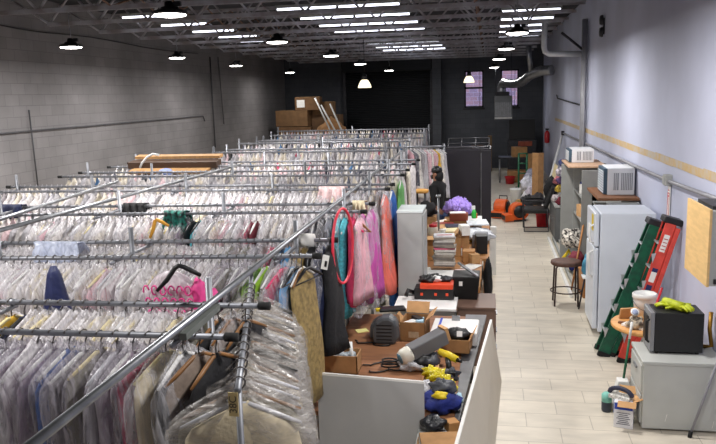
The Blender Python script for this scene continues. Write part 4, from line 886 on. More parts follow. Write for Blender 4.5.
def blower(x, y, rz, label):
    t = thing('air_mover', label, 'blower', (x, y, 0)); t.rotation_euler = (0, 0, rz)
    t.location = (0, 0, 0)
    prof = [];  n = 26
    for k in range(n):
        a = 2 * PI * k / n; r = .19 + .05 * (k / n); prof.append((r * math.cos(a), 0, .25 + r * math.sin(a)))
    MB().prism(prof, (0, -.15, 0), (0, .15, 0)).build('housing', orange, t, .03)
    MB().loft([[(-.1, -.15, .02), (-.1, .15, .02), (-.1, .15, .2), (-.1, -.15, .2)], [(-.36, -.19, .02), (-.36, .19, .02), (-.36, .19, .17), (-.36, -.19, .17)]], 0, False).build('outlet', orange, t, .01)
    MB().box((-.358, 0, .095), (.01, .32, .11)).build('outlet_grille', black, t)
    for s in (-1, 1):
        g = MB().lathe([(.03, 0), (.15, 0), (.155, .015), (.03, .02)], 20, (0, s * .155, .25), Matrix.Rotation(-s * PI / 2, 3, 'X')).build('intake_grille', black, t)
    MB().tube([(.1, -.1, .44), (.1, -.1, .52), (.1, .1, .52), (.1, .1, .44)], .014, 8).build('handle', black, t)
    MB().box((.0, 0, .03), (.3, .32, .04)).build('base', black, t); t.location = (x, y, 0); return t
blower(.68, 18.1, .25, 'orange air mover in front of the black chair and cardboard roll')
blower(.3, 18.7, 1.2, 'orange air mover beside the black wardrobe')
bk2 = thing('bucket', 'white lidded bucket on the floor behind the orange air movers', 'bucket', (.73, 21.2, 0))
MB().lathe([(.13, 0), (.155, .36), (.16, .37)], 26, (.73, 21.2, 0)).build('body', white, bk2); MB().lathe([(.168, .34), (.17, .39), (.15, .4), (.01, .4)], 26, (.73, 21.2, 0)).build('lid', white, bk2)
rt2 = thing('red_tub', 'small red tub on the floor far down the aisle', 'tub', (.68, 25.6, 0)); MB().lathe([(.13, 0), (.17, .24), (.18, .25), (.16, .25), (.12, .02), (.01, .02)], 22, (.68, 25.6, 0)).build('body', red, rt2); MB().lathe([(.165, .22), (.19, .225), (.19, .25), (.165, .255)], 22, (.68, 25.6, 0), cap=False).build('rim', red, rt2)
cr = thing('cardboard_tube', 'tall folded cardboard sheet standing among the bags down the aisle', 'cardboard', (1.2, 19.3, 0))
MB().prism([(1.06, 19.25, 0), (1.2, 19.1, 0), (1.34, 19.2, 0), (1.33, 19.26, 0), (1.2, 19.17, 0), (1.08, 19.3, 0)], (0, 0, 0), (0, 0, 1.55)).build('sheet', card, cr)
a, b_ = at(545, 200, y=19.9), at(562, 137, x=2.0)
pipe('metal_tube', [at(542, 210, y=18.2), at(562, 136, x=2.02)], .035, white, 'tall white tube leaning to the white wall behind the chair', 'tube')
tag(MB().prism([at(546, 200, y=17.9), at(550, 202, y=17.9), at(558, 166, y=18.4), at(555, 163, y=18.4)], (0, 0, 0), (0, .04, 0)).build('foam_board', mat('cream_foam', (222, 204, 160), .8, 0, .08, 6), None), 'cream foam board leaning beside the tall white tube', 'board')
for i, (px, py, y, r, c) in enumerate(((528, 184, 20.4, .2, (206, 206, 216)), (532, 193, 19.6, .18, (196, 190, 204)), (528, 197, 19.6, .16, (214, 212, 216)), (532, 178, 21.5, .24, (140, 140, 156)), (527, 203, 18.9, .18, (40, 40, 46)), (519, 205, 18.9, .14, (170, 130, 70)), (538, 200, 18.6, .17, (44, 40, 44)))):
    p = at(px, py, y=y); p.z = max(p.z, r * .75)
    tag(MB().blob(p, (r, r, r), 40 + i, .2).build('floor_bag', mat('floor_bag_%d' % i, c, .6, 0, .3, 12, bump=.3)), ('white plastic bag heaped behind the cardboard sheet', 'grey printed bag heaped before the cardboard sheet', 'white bag lowest in the heap by the bucket', 'large grey bag at the back of the heap', 'black bag between the two air movers', 'small brown bag between the air movers', 'black bag under the chair armrest')[i], 'bag', 'bags heaped on the aisle floor')
ht = thing('hand_truck', 'green hand truck standing upright far down the aisle', 'hand truck', (.98, 22.8, 0))
for x in (.86, 1.1): MB().tube([(x, 22.8, .1), (x, 22.85, 1.25)], .03, 8).build('upright', green, ht)
for z in (.35, .65, .95, 1.25): MB().cyl((.86, 22.82, z), (1.1, 22.82, z), .02, n=8).build('cross_bar', green, ht)
MB().box((.98, 22.68, .02), (.3, .22, .02)).build('toe_plate', green, ht)
for x in (.8, 1.16): MB().lathe([(.03, -.03), (.12, -.025), (.12, .025), (.03, .03)], 16, (x, 22.88, .12), Matrix.Rotation(PI / 2, 3, 'Y')).build('wheel', rubber, ht)
dk = thing('work_table', 'dark narrow table at the far end of the aisle', 'table', (.9, 26.3, 0))
MB().span((.3, 25.9, .82), (1.6, 26.7, .86)).build('tabletop', darksteel, dk)
for x in (.34, 1.56):
    for y in (25.95, 26.65): MB().cyl((x, y, 0), (x, y, .82), .03, n=8).build('leg', steel, dk)
for i, (c, d, m_, lab) in enumerate((((.95, 26.2, .2), (.7, .5, .4), card, 'cardboard carton under the far dark table'), ((1.0, 26.3, 1.03), (.5, .4, .34), card, 'cardboard carton on the far dark table'), ((1.45, 25.7, .5), (.4, .4, 1.0), card, 'tall cardboard carton beside the far dark table'), ((1.2, 26.3, 1.31), (.4, .3, .16), mat('reddish_box', (140, 70, 50), .7, 0, .2, 8), 'reddish flat box on top of the far carton'))):
    boxo('carton', c, d, m_, lab, 'carton', .1 * i)
boxo('dark_screen', (1.25, 30.2, 1.6), (1.0, .12, .8), black, 'large black screen standing against the back wall', 'screen')
boxo('screen_table', (1.25, 30.2, .6), (1.1, .6, 1.2), darksteel, 'dark cabinet under the large black screen', 'cabinet')
for i, (x, z, w, h) in enumerate(((-.5, .5, .5, 1.0), (-1.1, .45, .6, .9), (.0, .7, .16, 1.4))): boxo('back_crate', (x, 30.3 - .2 * i, z), (w, .4, h), mat('dark_tan', (96, 76, 52), .8, 0, .2, 8), ('tan crate under the back window', 'wider tan crate beside the shutter pier', 'narrow tan board upright under the back window')[i], 'crate')
fe = thing('wall_mounted_fire_extinguisher', 'red fire extinguisher on the white wall far down the aisle', 'fire extinguisher', (2.0, 27.2, 1.25))
MB().lathe([(.02, 1.25), (.085, 1.27), (.09, 1.32), (.09, 1.6), (.05, 1.68), (.02, 1.7)], 18, (2.0, 27.2, 0)).build('cylinder', red, fe); MB().box((2.0, 27.2, 1.74), (.12, .03, .06)).build('valve', black, fe)
# heater unit and duct
hu = thing('unit_heater', 'grey ceiling hung unit heater with grille before the back window', 'heater', (.48, 28.0, 2.1))
MB().span((.16, 27.8, 2.1), (.8, 28.4, 2.95)).build('body', mat('heater_grey', (120, 124, 128), .5, .3, .08, 5), hu, .01)
b = MB()
for k in range(8): b.span((.2 + .072 * k, 27.77, 2.2), (.235 + .072 * k, 27.8, 2.72))
b.build('louvre', steel, hu)
for k in range(1): MB().span((.17, 27.78, 2.12), (.79, 27.8, 2.18)).build('lower_lip', white, hu); MB().span((.22, 27.85, 2.95), (.7, 28.35, 3.1)).build('collar', darksteel, hu)
for x in (.2, .76): MB().cyl((x, 28.1, 2.95), (x, 28.1, 4.5), .008, n=6).build('hanger_rod', darksteel, hu)
dp = [(1.92, 24.35, 3.72), (1.6, 24.6, 3.72), (1.3, 25.2, 3.62), (1.05, 26.3, 3.4), (.8, 27.2, 3.36), (.5, 27.9, 3.42), (.42, 28.1, 3.3), (.42, 28.1, 3.08)]
dp2 = []
for a_, b_ in zip(dp[:-1], dp[1:]):
    for k in range(7): dp2.append(Vector(a_).lerp(Vector(b_), k / 7))
dp2.append(Vector(dp[-1]))
tag(MB().tube(dp2, [.15 + (.012 if k % 2 else 0) for k in range(len(dp2))], 14).build('flexible_duct', mat('duct_foil', (170, 172, 178), .3, .8, .15, 8)), 'shiny flexible duct from the white wall to the unit heater', 'duct')
pipe('flue_pipe', [(1.3, 25.0, 3.7), (1.2, 24.8, 4.5)], .08, mat('duct_foil', (170, 172, 178)), 'silver flue pipe rising beside the flexible duct')
# stack of boxes at the back, by the block wall
bxm = [mat('old_cardboard_%d' % i, c, .85, 0, .15, 6) for i, c in enumerate(((108, 78, 50), (94, 68, 44), (116, 86, 56)))]
def carton(c, d, m_, label, rz=0, lab=None):
    t = thing('storage_carton', label, 'carton', (c[0], c[1], c[2] - d[2] / 2), 'big cartons stacked by the block wall')
    b_ = MB().box(c, d, rz=rz).build('box', m_, t, .01); M_ = Matrix.Rotation(rz, 3, 'Z')
    MB().box(Vector(c) + Vector((0, 0, d[2] / 2 + .003)), (d[0] * .98, .1, .004), rz=rz).build('packing_tape', mat('packing_tape', (170, 140, 96), .4, 0, .05, 5), t)
    if lab: MB().box(Vector(c) + M_ @ Vector((lab[0], -d[1] / 2 - .003, lab[1])), (lab[2], .004, lab[3]), rz=rz).build('paper_label', paper, t)
carton((-7.5, 28.0, .55), (1.4, 1.0, 1.1), bxm[1], 'large carton on the floor under the back carton stack')
carton((-7.35, 28.0, 1.55), (1.3, .9, .85), bxm[0], 'large brown carton above the floor carton, white label on its face', 0, (-.15, .0, .25, .25))
carton((-7.4, 28.05, 2.3), (1.3, .9, .6), bxm[2], 'wide brown carton third in the back stack', -.12)
carton((-6.85, 28.0, 2.85), (.95, .8, .5), bxm[0], 'topmost tilted carton with a white label in the back stack', .1, (-.25, .0, .3, .28))
carton((-6.2, 28.3, 1.2), (1.1, .8, 2.4), bxm[1], 'tall upright carton beside the back stack')
carton((-6.3, 28.2, 2.65), (.8, .6, .5), bxm[2], 'square carton on top of the tall upright one')
tag(MB().blob((-5.75, 27.0, 1.5), (.65, .4, .75), 21, .12, flat=False).build('paper_sack', mat('brown_paper', (150, 108, 66), .8, 0, .25, 5, bump=.3)), 'big crumpled brown paper sack beside the back carton stack', 'sack')
boxo('sack_stand', (-5.75, 27.0, .45), (1.0, .7, .9), bxm[1], 'carton under the big crumpled paper sack', 'carton')
for i, (xa, za, xb, zb) in enumerate(((315, 98, 331, 132), (321, 105, 337, 134), (330, 104, 345, 138))):
    p0, p1 = at(xa, za, y=26.5), at(xb, zb, y=26.3); pipe('metal_tube', [p0, p1 + (p1 - p0) * .3], .03, white, ('longest pale tube leaning on the paper sack', 'second pale tube leaning on the paper sack', 'third pale tube, set apart on the paper sack')[i], 'tube')
# ------------------------------------------------------------------ wardrobe and person
wd = mat('black_laminate', (34, 31, 40), .4, 0, .1, 4)
wr = thing('wardrobe', 'tall black wardrobe at the end of the clothes racks', 'wardrobe', (-.45, 16.2, 0))
MB().span((-.94, 15.75, .0), (.03, 16.7, 1.93)).build('body', wd, wr, .006)
d_ = MB().span((-.93, 15.725, .04), (-.2, 15.75, 1.9)).build('door', wd, wr, .004); MB().span((-.24, 15.7, .95), (-.225, 15.725, 1.15)).build('handle', darksteel, d_)
d_ = MB().span((-.19, 15.725, .04), (.02, 15.75, 1.9)).build('door', wd, wr, .004); MB().span((-.185, 15.72, .1), (-.175, 15.73, 1.85)).build('metal_edge', steel, d_)
wf_ = thing('wire_frame', 'grey wire frame lying on top of the black wardrobe', 'frame', (-.45, 16.1, 1.93))
for y in (15.85, 16.1, 16.4): MB().cyl((-.9, y, 1.95 + (y - 15.85) * .3), (.0, y, 1.95 + (y - 15.85) * .3), .016, n=6).build('long_wire', darksteel, wf_)
for x in (-.88, -.6, -.3, -.02): MB().cyl((x, 15.85, 1.95), (x, 16.4, 2.115), .012, n=6).build('cross_wire', darksteel, wf_)

skin = mat('skin', (150, 104, 80), .6, 0, .06, 20)
hood = mat('black_sweatshirt', (16, 16, 19), .9, 0, .3, 14, bump=.2)
denim = mat('blue_denim', (44, 60, 96), .85, 0, .2, 18, bump=.1)
def skinned(name, nodes, edges, m, parent, root_i=0, sub=1):
    me = bpy.data.meshes.new(name); me.from_pydata([n[:3] for n in nodes], edges, []); me.materials.append(m)
    o = bpy.data.objects.new(name, me); COL.objects.link(o)
    md = o.modifiers.new('skin', 'SKIN'); md.use_smooth_shade = True
    if not me.skin_vertices: me.attributes
    sv = me.skin_vertices[0].data
    for i, n in enumerate(nodes):
        r = n[3]; sv[i].radius = (r, r) if not isinstance(r, tuple) else r; sv[i].use_root = (i == root_i)
    s = o.modifiers.new('sub', 'SUBSURF'); s.levels = sub; s.render_levels = sub
    if parent: o.parent = parent
    return o
PN = [(0, 0, .96, (.15, .11)), (0, -.005, 1.12, (.13, .1)), (0, 0, 1.3, (.155, .115)), (0, .01, 1.43, (.1, .085)), (0, -.005, 1.5, .055), (0, -.02, 1.58, (.07, .085)), (0, -.015, 1.67, (.075, .095)), (0, -.01, 1.72, (.05, .06))]
PE = [(i, i + 1) for i in range(7)]
for s in (-1, 1):
    b0 = len(PN); PN += [(s * .17, .01, 1.405, .058), (s * .215, .03, 1.14, .043), (s * .2, -.08, .92, .03), (s * .195, -.1, .86, (.036, .022))]
    PE += [(3, b0), (b0, b0 + 1), (b0 + 1, b0 + 2), (b0 + 2, b0 + 3)]
    for k, (dy, l) in enumerate(((-.03, .07), (-.01, .085), (.01, .08), (.03, .06))):
        c0 = len(PN); PN += [(s * .195, -.1 + dy, .81, .009), (s * .185, -.105 + dy, .81 - l * .5, .008), (s * .17, -.11 + dy, .81 - l, .006)]
        PE += [(b0 + 3, c0), (c0, c0 + 1), (c0 + 1, c0 + 2)]
    c0 = len(PN); PN += [(s * .185, -.14, .86, .011), (s * .175, -.16, .82, .008)]; PE += [(b0 + 3, c0), (c0, c0 + 1)]
    h0 = len(PN); PN += [(s * .095, 0, .88, .09), (s * .1, -.015, .5, .06), (s * .1, .025, .1, .042), (s * .105, -.1, .045, (.04, .03)), (s * .105, -.17, .035, (.035, .022))]
    PE += [(0, h0), (h0, h0 + 1), (h0 + 1, h0 + 2), (h0 + 2, h0 + 3), (h0 + 3, h0 + 4)]
pr_ = skinned('person', PN, PE, skin, None)
tag(pr_, 'person in black cap and black sweatshirt standing with back to the rails', 'person')
HN = [(0, 0, .9, (.175, .14)), (0, -.005, 1.1, (.16, .13)), (0, 0, 1.3, (.18, .14)), (0, .01, 1.42, (.12, .1)), (0, .01, 1.47, (.1, .1)), (0, .015, 1.53, (.085, .085))]
HE = [(0, 1), (1, 2), (2, 3), (3, 4), (4, 5)]
for s in (-1, 1):
    b0 = len(HN); HN += [(s * .18, .01, 1.4, .078), (s * .225, .03, 1.14, .062), (s * .205, -.07, .95, .048)]; HE += [(3, b0), (b0, b0 + 1), (b0 + 1, b0 + 2)]
skinned('sweatshirt', HN, HE, hood, pr_)
JN = [(0, 0, .97, (.165, .125))]; JE = []
for s in (-1, 1):
    b0 = len(JN); JN += [(s * .098, 0, .86, .105), (s * .102, -.012, .5, .078), (s * .102, .02, .1, .06)]; JE += [(0, b0), (b0, b0 + 1), (b0 + 1, b0 + 2)]
skinned('jeans', JN, JE, denim, pr_)
MB().lathe([(.1, 1.655), (.105, 1.69), (.095, 1.735), (.06, 1.765), (.01, 1.775)], 20, (0, -.01, 0)).build('cap_crown', black, pr_)
MB().loft([[(.075 * math.cos(a) + 0, -.07 - .11 * max(0, math.sin(a)), 1.672 - .03 * max(0, math.sin(a)) + dz) for a in [2 * PI * k / 16 for k in range(16)]] for dz in (0, .008)]).build('cap_brim', black, pr_)
MB().blob((0, .035, 1.585), (.092, .085, .12), 2, .03, flat=False).build('hair', CL['black'][0], pr_)
MB().loft([[(-.05, -.085, 1.53), (.05, -.085, 1.53), (.06, -.075, 1.61), (-.06, -.075, 1.61)], [(-.035, -.115, 1.54), (.035, -.115, 1.54), (.035, -.125, 1.6), (-.035, -.125, 1.6)]], 0, True).build('face_mask', black, pr_)
for s in (-1, 1):
    MB().blob((s * .032, -.1, 1.635), (.012, .008, .009), 1, 0, 8, 6, flat=False).build('eye', white, pr_)
    MB().blob((s * .088, -.0, 1.62), (.012, .025, .034), 1, .05, 8, 6, flat=False).build('ear', skin, pr_)
    MB().box((s * .105, -.06, .04), (.1, .27, .08)).build('shoe', black, pr_, .02)
pr_.location = (-.96, 13.75, 0); pr_.rotation_euler = (0, 0, -PI / 2 - .35)

# ------------------------------------------------------------------ grey cabinet, desk and tables
gc = thing('locker', 'narrow tall grey steel locker beside the gown ends', 'cabinet', (-.88, 8.75, 0))
xa, xb = at(397, 213, y=8.5).x, at(422, 213, y=8.5).x; zt_ = at(410, 213, y=8.5).z
MB().span((xa, 8.5, .03), (xb, 9.02, zt_)).build('body', mat('locker_grey', (172, 174, 173), .5, .05, .05, 4), gc, .005); MB().span((xa - .006, 8.495, zt_), (xb + .006, 9.025, zt_ + .02)).build('top', mat('locker_top', (214, 222, 222), .5, .05, .05, 4), gc)
MB().span((xb, 8.52, .06), (xb + .015, 9.0, zt_ - .03)).build('door', MATS['locker_grey'], gc, .004); MB().span((xa, 8.5, 0), (xb, 9.02, .03)).build('base', black, gc)
wt = thing('desk', 'white topped desk between the locker and the brown work table', 'desk', (-.7, 8.1, 0))
MB().span((-1.06, 7.93, .72), (-.36, 8.44, .75)).build('desktop', white, wt, .005); MB().span((-1.04, 7.96, .0), (-.38, 8.0, .72)).build('modesty_panel', greymetal, wt)
for x in (-1.03, -.41): MB().span((x, 8.0, 0), (x + .03, 8.42, .72)).build('side_panel', greymetal, wt)
pd = thing('drawer_pedestal', 'brown wooden drawer pedestal between the desk and the tiled aisle', 'cabinet', (-.18, 8.5, 0))
pbr = mat('brown_laminate', (112, 88, 76), .5, 0, .08, 4)
MB().span((-.35, 8.2, .0), (.06, 8.8, .68)).build('body', pbr, pd, .005); MB().span((-.36, 8.19, .68), (.07, 8.81, .7)).build('top', pbr, pd)
for k in range(3):
    d_ = MB().span((.06, 8.23, .04 + .21 * k), (.075, 8.77, .23 + .21 * k)).build('drawer', pbr, pd, .003); MB().span((.075, 8.42, .13 + .21 * k), (.09, 8.58, .145 + .21 * k)).build('handle', steel, d_)
tb = thing('work_table', 'brown wooden work table cluttered with tools behind the pale panels', 'table', (-.75, 6.5, 0))
MB().span((-1.46, 5.15, .71), (-.25, 7.68, .75)).build('tabletop', mat('brown_table', (142, 98, 68), .5, 0, .18, 3, stretch=(1, 9, 1)), tb, .005)
MB().prism([(-.25, 5.15, .7), (-.215, 5.15, .7), (-.03, 7.8, .7), (-.25, 7.8, .7)], (0, 0, 0), (0, 0, .035)).build('grey_ledge', mat('ledge_grey', (120, 120, 122), .6, 0, .15, 6), tb)
for x in (-1.38, -.2):
    for y in (5.25, 7.7): MB().box((x, y, .355), (.06, .06, .71)).build('leg', darksteel, tb)
ext = thing('low_stand', 'low stand with flattened cardboard beside the front panel', 'stand', (-.3, 4.9, 0))
MB().span((-.5, 4.4, .68), (-.16, 5.14, .717)).build('top', greymetal, ext)
for x in (-.47, -.19):
    for y in (4.45, 5.1): MB().cyl((x, y, 0), (x, y, .68), .02, n=8).build('leg', darksteel, ext)
pm = mat('panel_greige', (190, 183, 170), .6, 0, .03, 3)
pe = mat('panel_edge', (226, 224, 220), .5, 0, .03, 3)
p0, p1 = at(317.5, 373, y=5.08), at(424, 382, y=5.02)
fp = thing('upright_board', 'pale grey panel standing in front of the brown work table', 'panel', ((p0.x + p1.x) / 2, 5.05, 0))
MB().prism([(p0.x, 5.08, 0), (p1.x, 5.02, 0), (p1.x, 5.02, p1.z - .01), (p0.x, 5.08, p0.z - .01)], (0, -.012, 0), (0, .012, 0)).build('board', mat('panel_grey', (172, 172, 172), .55, 0, .04, 3), fp)
MB().tube([(p0.x, 5.08, p0.z - .004), (p1.x, 5.02, p1.z - .004)], .014, 4).build('edge_strip', pe, fp)
ra = at(491, 321, z=.78); rb_ = at(455, 450, z=.82); rc, rd = at(500.5, 381, z=0.01), at(494, 444, z=.01)
dv = (rd - rc).normalized(); rd = rc + dv * ((ra - rb_).length * 1.05)
sp_ = thing('leaning_board', 'pale beige panel leaning along the aisle side of the work table', 'panel', ((ra.x + rc.x) / 2, 6.3, 0))
MB().prism([ra, rb_, rd, rc], (-.012, 0, 0), (.012, 0, 0)).build('board', pm, sp_); MB().tube([ra + Vector((0, 0, .004)), rb_ + Vector((0, 0, .004))], .016, 4).build('edge_strip', pe, sp_)
# --- things on the brown table (top .75)
T = .75
def open_box(name, label, c, d, rz, m_, flaps=True, inside=None):
    t = thing(name, label, 'box', (c[0], c[1], c[2])); M_ = Matrix.Rotation(rz, 3, 'Z'); c = Vector(c)
    P = lambda x, y, z: c + M_ @ Vector((x, y, z)); w, l, h = d
    MB().box(P(0, 0, .004), (w, l, .008), rz=rz).build('bottom', m_, t)
    for s in (-1, 1):
        MB().box(P(s * (w / 2 - .004), 0, h / 2), (.008, l, h), rz=rz).build('side', m_, t); MB().box(P(0, s * (l / 2 - .004), h / 2), (w, .008, h), rz=rz).build('side', m_, t)
        if flaps:
            MB().box(P(s * (w / 2 + w * .17), 0, h - .02 + .07 * (s > 0)), (w * .4, l, .006), rz=rz, ry=(-.7 if s > 0 else .9)).build('flap', cardin, t)
            if s > 0: MB().box(P(0, l / 2 + l * .1, h + .06), (w * .95, l * .4, .006), rz=rz, rx=1.0).build('flap', cardin, t)
    return t
p = at(414, 341, z=T); ob = open_box('cardboard_box', 'open cardboard box holding white chargers on the brown table', (p.x, p.y + .13, T), (.24, .3, .19), -.08, card)
MB().box((p.x, p.y - .024, T + .07), (.1, .003, .06), rz=-.08).build('printed_label', mat('pale_label', (200, 180, 150), .8, 0, .1, 30), ob)
for i, (dx, dy, m_, lab) in enumerate(((-.04, .06, white, 'white charger block in the open cardboard box'), (.05, .13, mat('pale_blue_plastic', (170, 206, 226), .4, 0, .05, 5), 'pale blue handset in the open cardboard box'), (.02, .2, darksteel, 'dark gadget in the open cardboard box'))):
    boxo('gadget', (p.x + dx, p.y + .05 + dy * .6, T + .15 + .01 * i), (.07, .14, .05), m_, lab, 'gadget', .6 * (i - 1), .008)
# grey machine
g0 = at(383, 345, z=T); gmx = mat('dark_grey_machine', (84, 88, 92), .45, 0, .1, 6); mc = thing('grey_machine', 'dark grey curved machine housing on the brown table', 'machine', (g0.x, g0.y + .15, T))
poly = [(g0.x + x, 0, T + z) for x, z in ((-.1, .0), (.12, 0), (.14, .06), (.14, .18), (.12, .24), (.06, .27), (-.01, .265), (-.07, .22), (-.1, .14))]
MB().prism(poly, (0, g0.y + .01, 0), (0, g0.y + .17, 0)).build('housing', gmx, mc, .03)
poly = [(g0.x + x, 0, T + z) for x, z in ((-.16, .0), (.1, 0), (.12, .15), (.06, .2), (-.08, .2), (-.15, .14))]
MB().prism(poly, (0, g0.y + .16, 0), (0, g0.y + .34, 0)).build('rear_housing', gmx, mc, .03); b = MB()
for k in range(5): b.box((g0.x + .01, g0.y + .008, T + .05 + .035 * k), (.15, .006, .008))
b.build('vent_slot', black, mc)
tag(MB().box((g0.x + .06, g0.y + .25, T + .285), (.26, .12, .03), rz=.3).build('black_tool', black, None, .01), 'black flat tool lying on the grey machine housing', 'tool')
tag(MB().box((g0.x - .06, g0.y + .21, T + .285), (.07, .05, .03), rz=.3).build('yellow_clip', yellow, None, .008), 'small yellow clip on the grey machine housing', 'clip')
tag(MB().box((at(362, 331, z=T).x, at(362, 331, z=T).y, T + .004), (.12, .1, .006), rz=.5).build('sticky_note', mat('pale_yellow_paper', (232, 226, 150), .8, 0, .05, 8)), 'pale yellow note on the brown table corner', 'note')
# white flat case
p = at(455, 328, z=T + .12); p.y -= .06; cs = thing('white_case', 'flat white case with a blue stripe and metal latch on the brown table', 'case', (p.x, p.y + .1, T))
MB().box((p.x, p.y + .1, T + .07), (.44, .44, .13), rz=-.04).build('body', white, cs, .012); MB().box((p.x - .15, p.y + .1, T + .137), (.022, .435, .004), rz=-.04).build('blue_stripe', mat('cobalt', (40, 70, 190), .5, 0, .05, 5), cs); MB().box((p.x + .0, p.y + .26, T + .155), (.08, .03, .05)).build('latch', steel, cs)
# small carton with black pack
p = at(456, 352, z=T + .05); kb = open_box('cardboard_box', 'shallow cardboard box with a black pack before the white case', (p.x, p.y + .12, T + .04), (.26, .24, .12), -.1, card, False)
MB().box((p.x + .15, p.y + .12, T + .19), (.1, .24, .006), rz=-.1, ry=-1.1).build('flap', cardin, kb)
bp_ = thing('black_pack', 'black padded pack with a white label in the shallow box', 'pack', (p.x, p.y + .1, T + .1)); MB().blob((p.x - .0, p.y + .14, T + .17), (.13, .09, .06), 5, .1).build('pack', black, bp_); MB().box((p.x + .03, p.y + .06, T + .2), (.05, .006, .05), rx=-.5).build('white_label', paper, bp_); MB().box((p.x, p.y + .05, T + .13), (.22, .02, .015)).build('yellow_trim', mat('olive_yellow', (170, 150, 40), .6, 0, .1, 8), bp_)
# projector
pj = thing('projector_lamp', 'grey boxy lamp head with white round lens end lying on the tool pile', 'lamp head', (0, 0, 0)); pj.location = (0, 0, 0)
MB().box((0, 0, 0), (.36, .13, .13)).build('housing', mat('mid_grey_plastic', (108, 108, 110), .5, 0, .06, 5), pj, .012)
MB().lathe([(.07, 0), (.074, .02), (.07, .07), (.055, .1), (.02, .11)], 22, (-.18, 0, 0), Matrix.Rotation(-PI / 2, 3, 'Y')).build('lens_end', mat('ivory_plastic', (226, 222, 208), .4, 0, .05, 5), pj)
MB().lathe([(.05, 0), (.03, .008), (.01, .01)], 18, (-.285, 0, 0), Matrix.Rotation(-PI / 2, 3, 'Y')).build('lens', mat('teal_glass', (90, 130, 150), .2, 0, .1, 5), pj); MB().box((.19, .0, .02), (.03, .12, .12)).build('torn_end', cardin, pj)
p = at(427, 345, z=T + .2); pj.matrix_world = Matrix.Translation((p.x, p.y + .02, T + .2)) @ Matrix.Rotation(.62, 4, 'Z') @ Matrix.Rotation(-.3, 4, 'Y')
tag(MB().blob((p.x - .05, p.y, T + .07), (.12, .12, .08), 17, .2).build('black_motor', black), 'black motor part under the grey lamp head', 'motor')
p = at(411, 364, z=T + .05); tag(MB().blob((p.x, p.y, T + .05), (.12, .1, .06), 23, .25).build('plastic_bag', film('bag_clear', (214, 214, 218), .5, .95, .25)), 'crumpled clear bag behind the front panel corner', 'bag')
p = at(436, 362, z=T + .05); tag(MB().blob((p.x - .05, p.y, T + .06), (.08, .12, .07), 26, .2).build('dark_bag', mat('charcoal_bag', (60, 62, 70), .5, 0, .3, 12, bump=.3)), 'charcoal bag beside the clear bag on the table', 'bag')
# left box with grey parts
p = at(339, 374, z=T + .02); lb = open_box('cardboard_box', 'small open cardboard box of grey parts behind the front panel', (p.x, p.y + .16, T), (.3, .22, .16), .0, card, False)
for i in range(4): tag(MB().blob((p.x - .08 + .05 * i, p.y + .15 + .03 * (i % 2), T + .12), (.05, .05, .035), 50 + i, .3).build('grey_part', mat('pale_grey_part', (150, 158, 164), .5, .1, .15, 9)), ('grey metal part at the outer end of the small box', 'grey metal part next to the end in the small box', 'grey metal part next to the white tube in the small box', 'grey metal part at the inner end of the small box')[i], 'metal part', 'grey parts in the small box')
pipe('white_tube', [(p.x + .1, p.y + .12, T + .05), (p.x + .07, p.y + .2, T + .24)], .014, white, 'short white tube sticking out of the small parts box', 'tube')
# cables
q = random.Random(12)
for i, (xa, ya, xb, yb) in enumerate(((362, 366, 408, 358), (352, 341, 392, 346), (366, 372, 412, 368))):
    a_, b_ = at(xa, ya, z=T + .01), at(xb, yb, z=T + .01); pts = [a_.lerp(b_, k / 12) + Vector((.03 * math.sin(k * 1.3 + i), .03 * math.cos(k * 1.1), 0)) for k in range(13)]
    for v in pts: v.z = T + .01
    pipe('black_cable', pts, .007, black, ('black cable coiled behind the front panel', 'black cable running to the grey machine housing', 'black cable lying by the crumpled clear bag')[i], 'cable')
p = at(391, 365, z=T + .03); tag(MB().tube([(p.x + .09 * math.cos(a) * (1 - a * .01), p.y + .06 * math.sin(a), T + .012 + .004 * a) for a in [k * .5 for k in range(40)]], .008, 6).build('cable_coil', black), 'coiled black cord on the brown table behind the front panel', 'cord')
# drill, yellow bag, blue bag ...
p = at(451, 364, z=T + .1); dr = thing('power_drill', 'yellow and black power drill on the tool pile', 'drill', (p.x, p.y, T + .06))
z = T + .14; MB().tube([(p.x - .1, p.y + .1, z + .03), (p.x - .02, p.y + .04, z + .02), (p.x + .05, p.y, z)], [.028, .034, .03], 12).build('body', yellow, dr); MB().tube([(p.x + .05, p.y, z), (p.x + .09, p.y - .03, z - .005)], [.02, .012], 10).build('chuck', black, dr); MB().tube([(p.x - .03, p.y + .03, z), (p.x - .01, p.y - .06, z - .07)], [.024, .026], 10).build('grip', black, dr); MB().box((p.x - .0, p.y - .09, z - .09), (.09, .07, .05)).build('battery', black, dr, .008)
p = at(440, 391, z=T + .03); yb_ = open_box('cardboard_box', 'brown cardboard tray under the crumpled yellow bag', (p.x - .03, p.y + .05, T + .0), (.24, .2, .09), -.1, card, False)
yb2 = MB()
for i, (px, py, r) in enumerate(((431, 372, .05), (437, 377, .055), (444, 382, .055), (450, 388, .045))):
    v = at(px, py, z=T + .12); yb2.blob((v.x, v.y, T + .12), (r * 1.3, r, r * .9), 33 + i, .35)
tag(yb2.build('yellow_bag', mat('yellow_film', (222, 204, 24), .35, 0, .2, 14, bump=.5)), 'crumpled yellow plastic bag on the cardboard tray', 'bag')
p = at(441, 404, z=.8); tag(MB().blob((p.x - .0, p.y + .02, .82), (.15, .14, .085), 36, .3).build('tool_bag', blue), 'blue cloth tool bag on the table edge by the leaning panel', 'bag')
tag(MB().blob((p.x + .01, p.y + .05, .92), (.1, .08, .05), 38, .25).build('dark_pouch', mat('charcoal_bag', (60, 62, 70))), 'charcoal pouch lying on the blue tool bag', 'pouch')
tag(MB().blob((p.x + .0, p.y - .08, .9), (.055, .035, .03), 39, .2).build('yellow_pouch', yellow), 'small yellow pouch on the front of the blue tool bag', 'pouch')
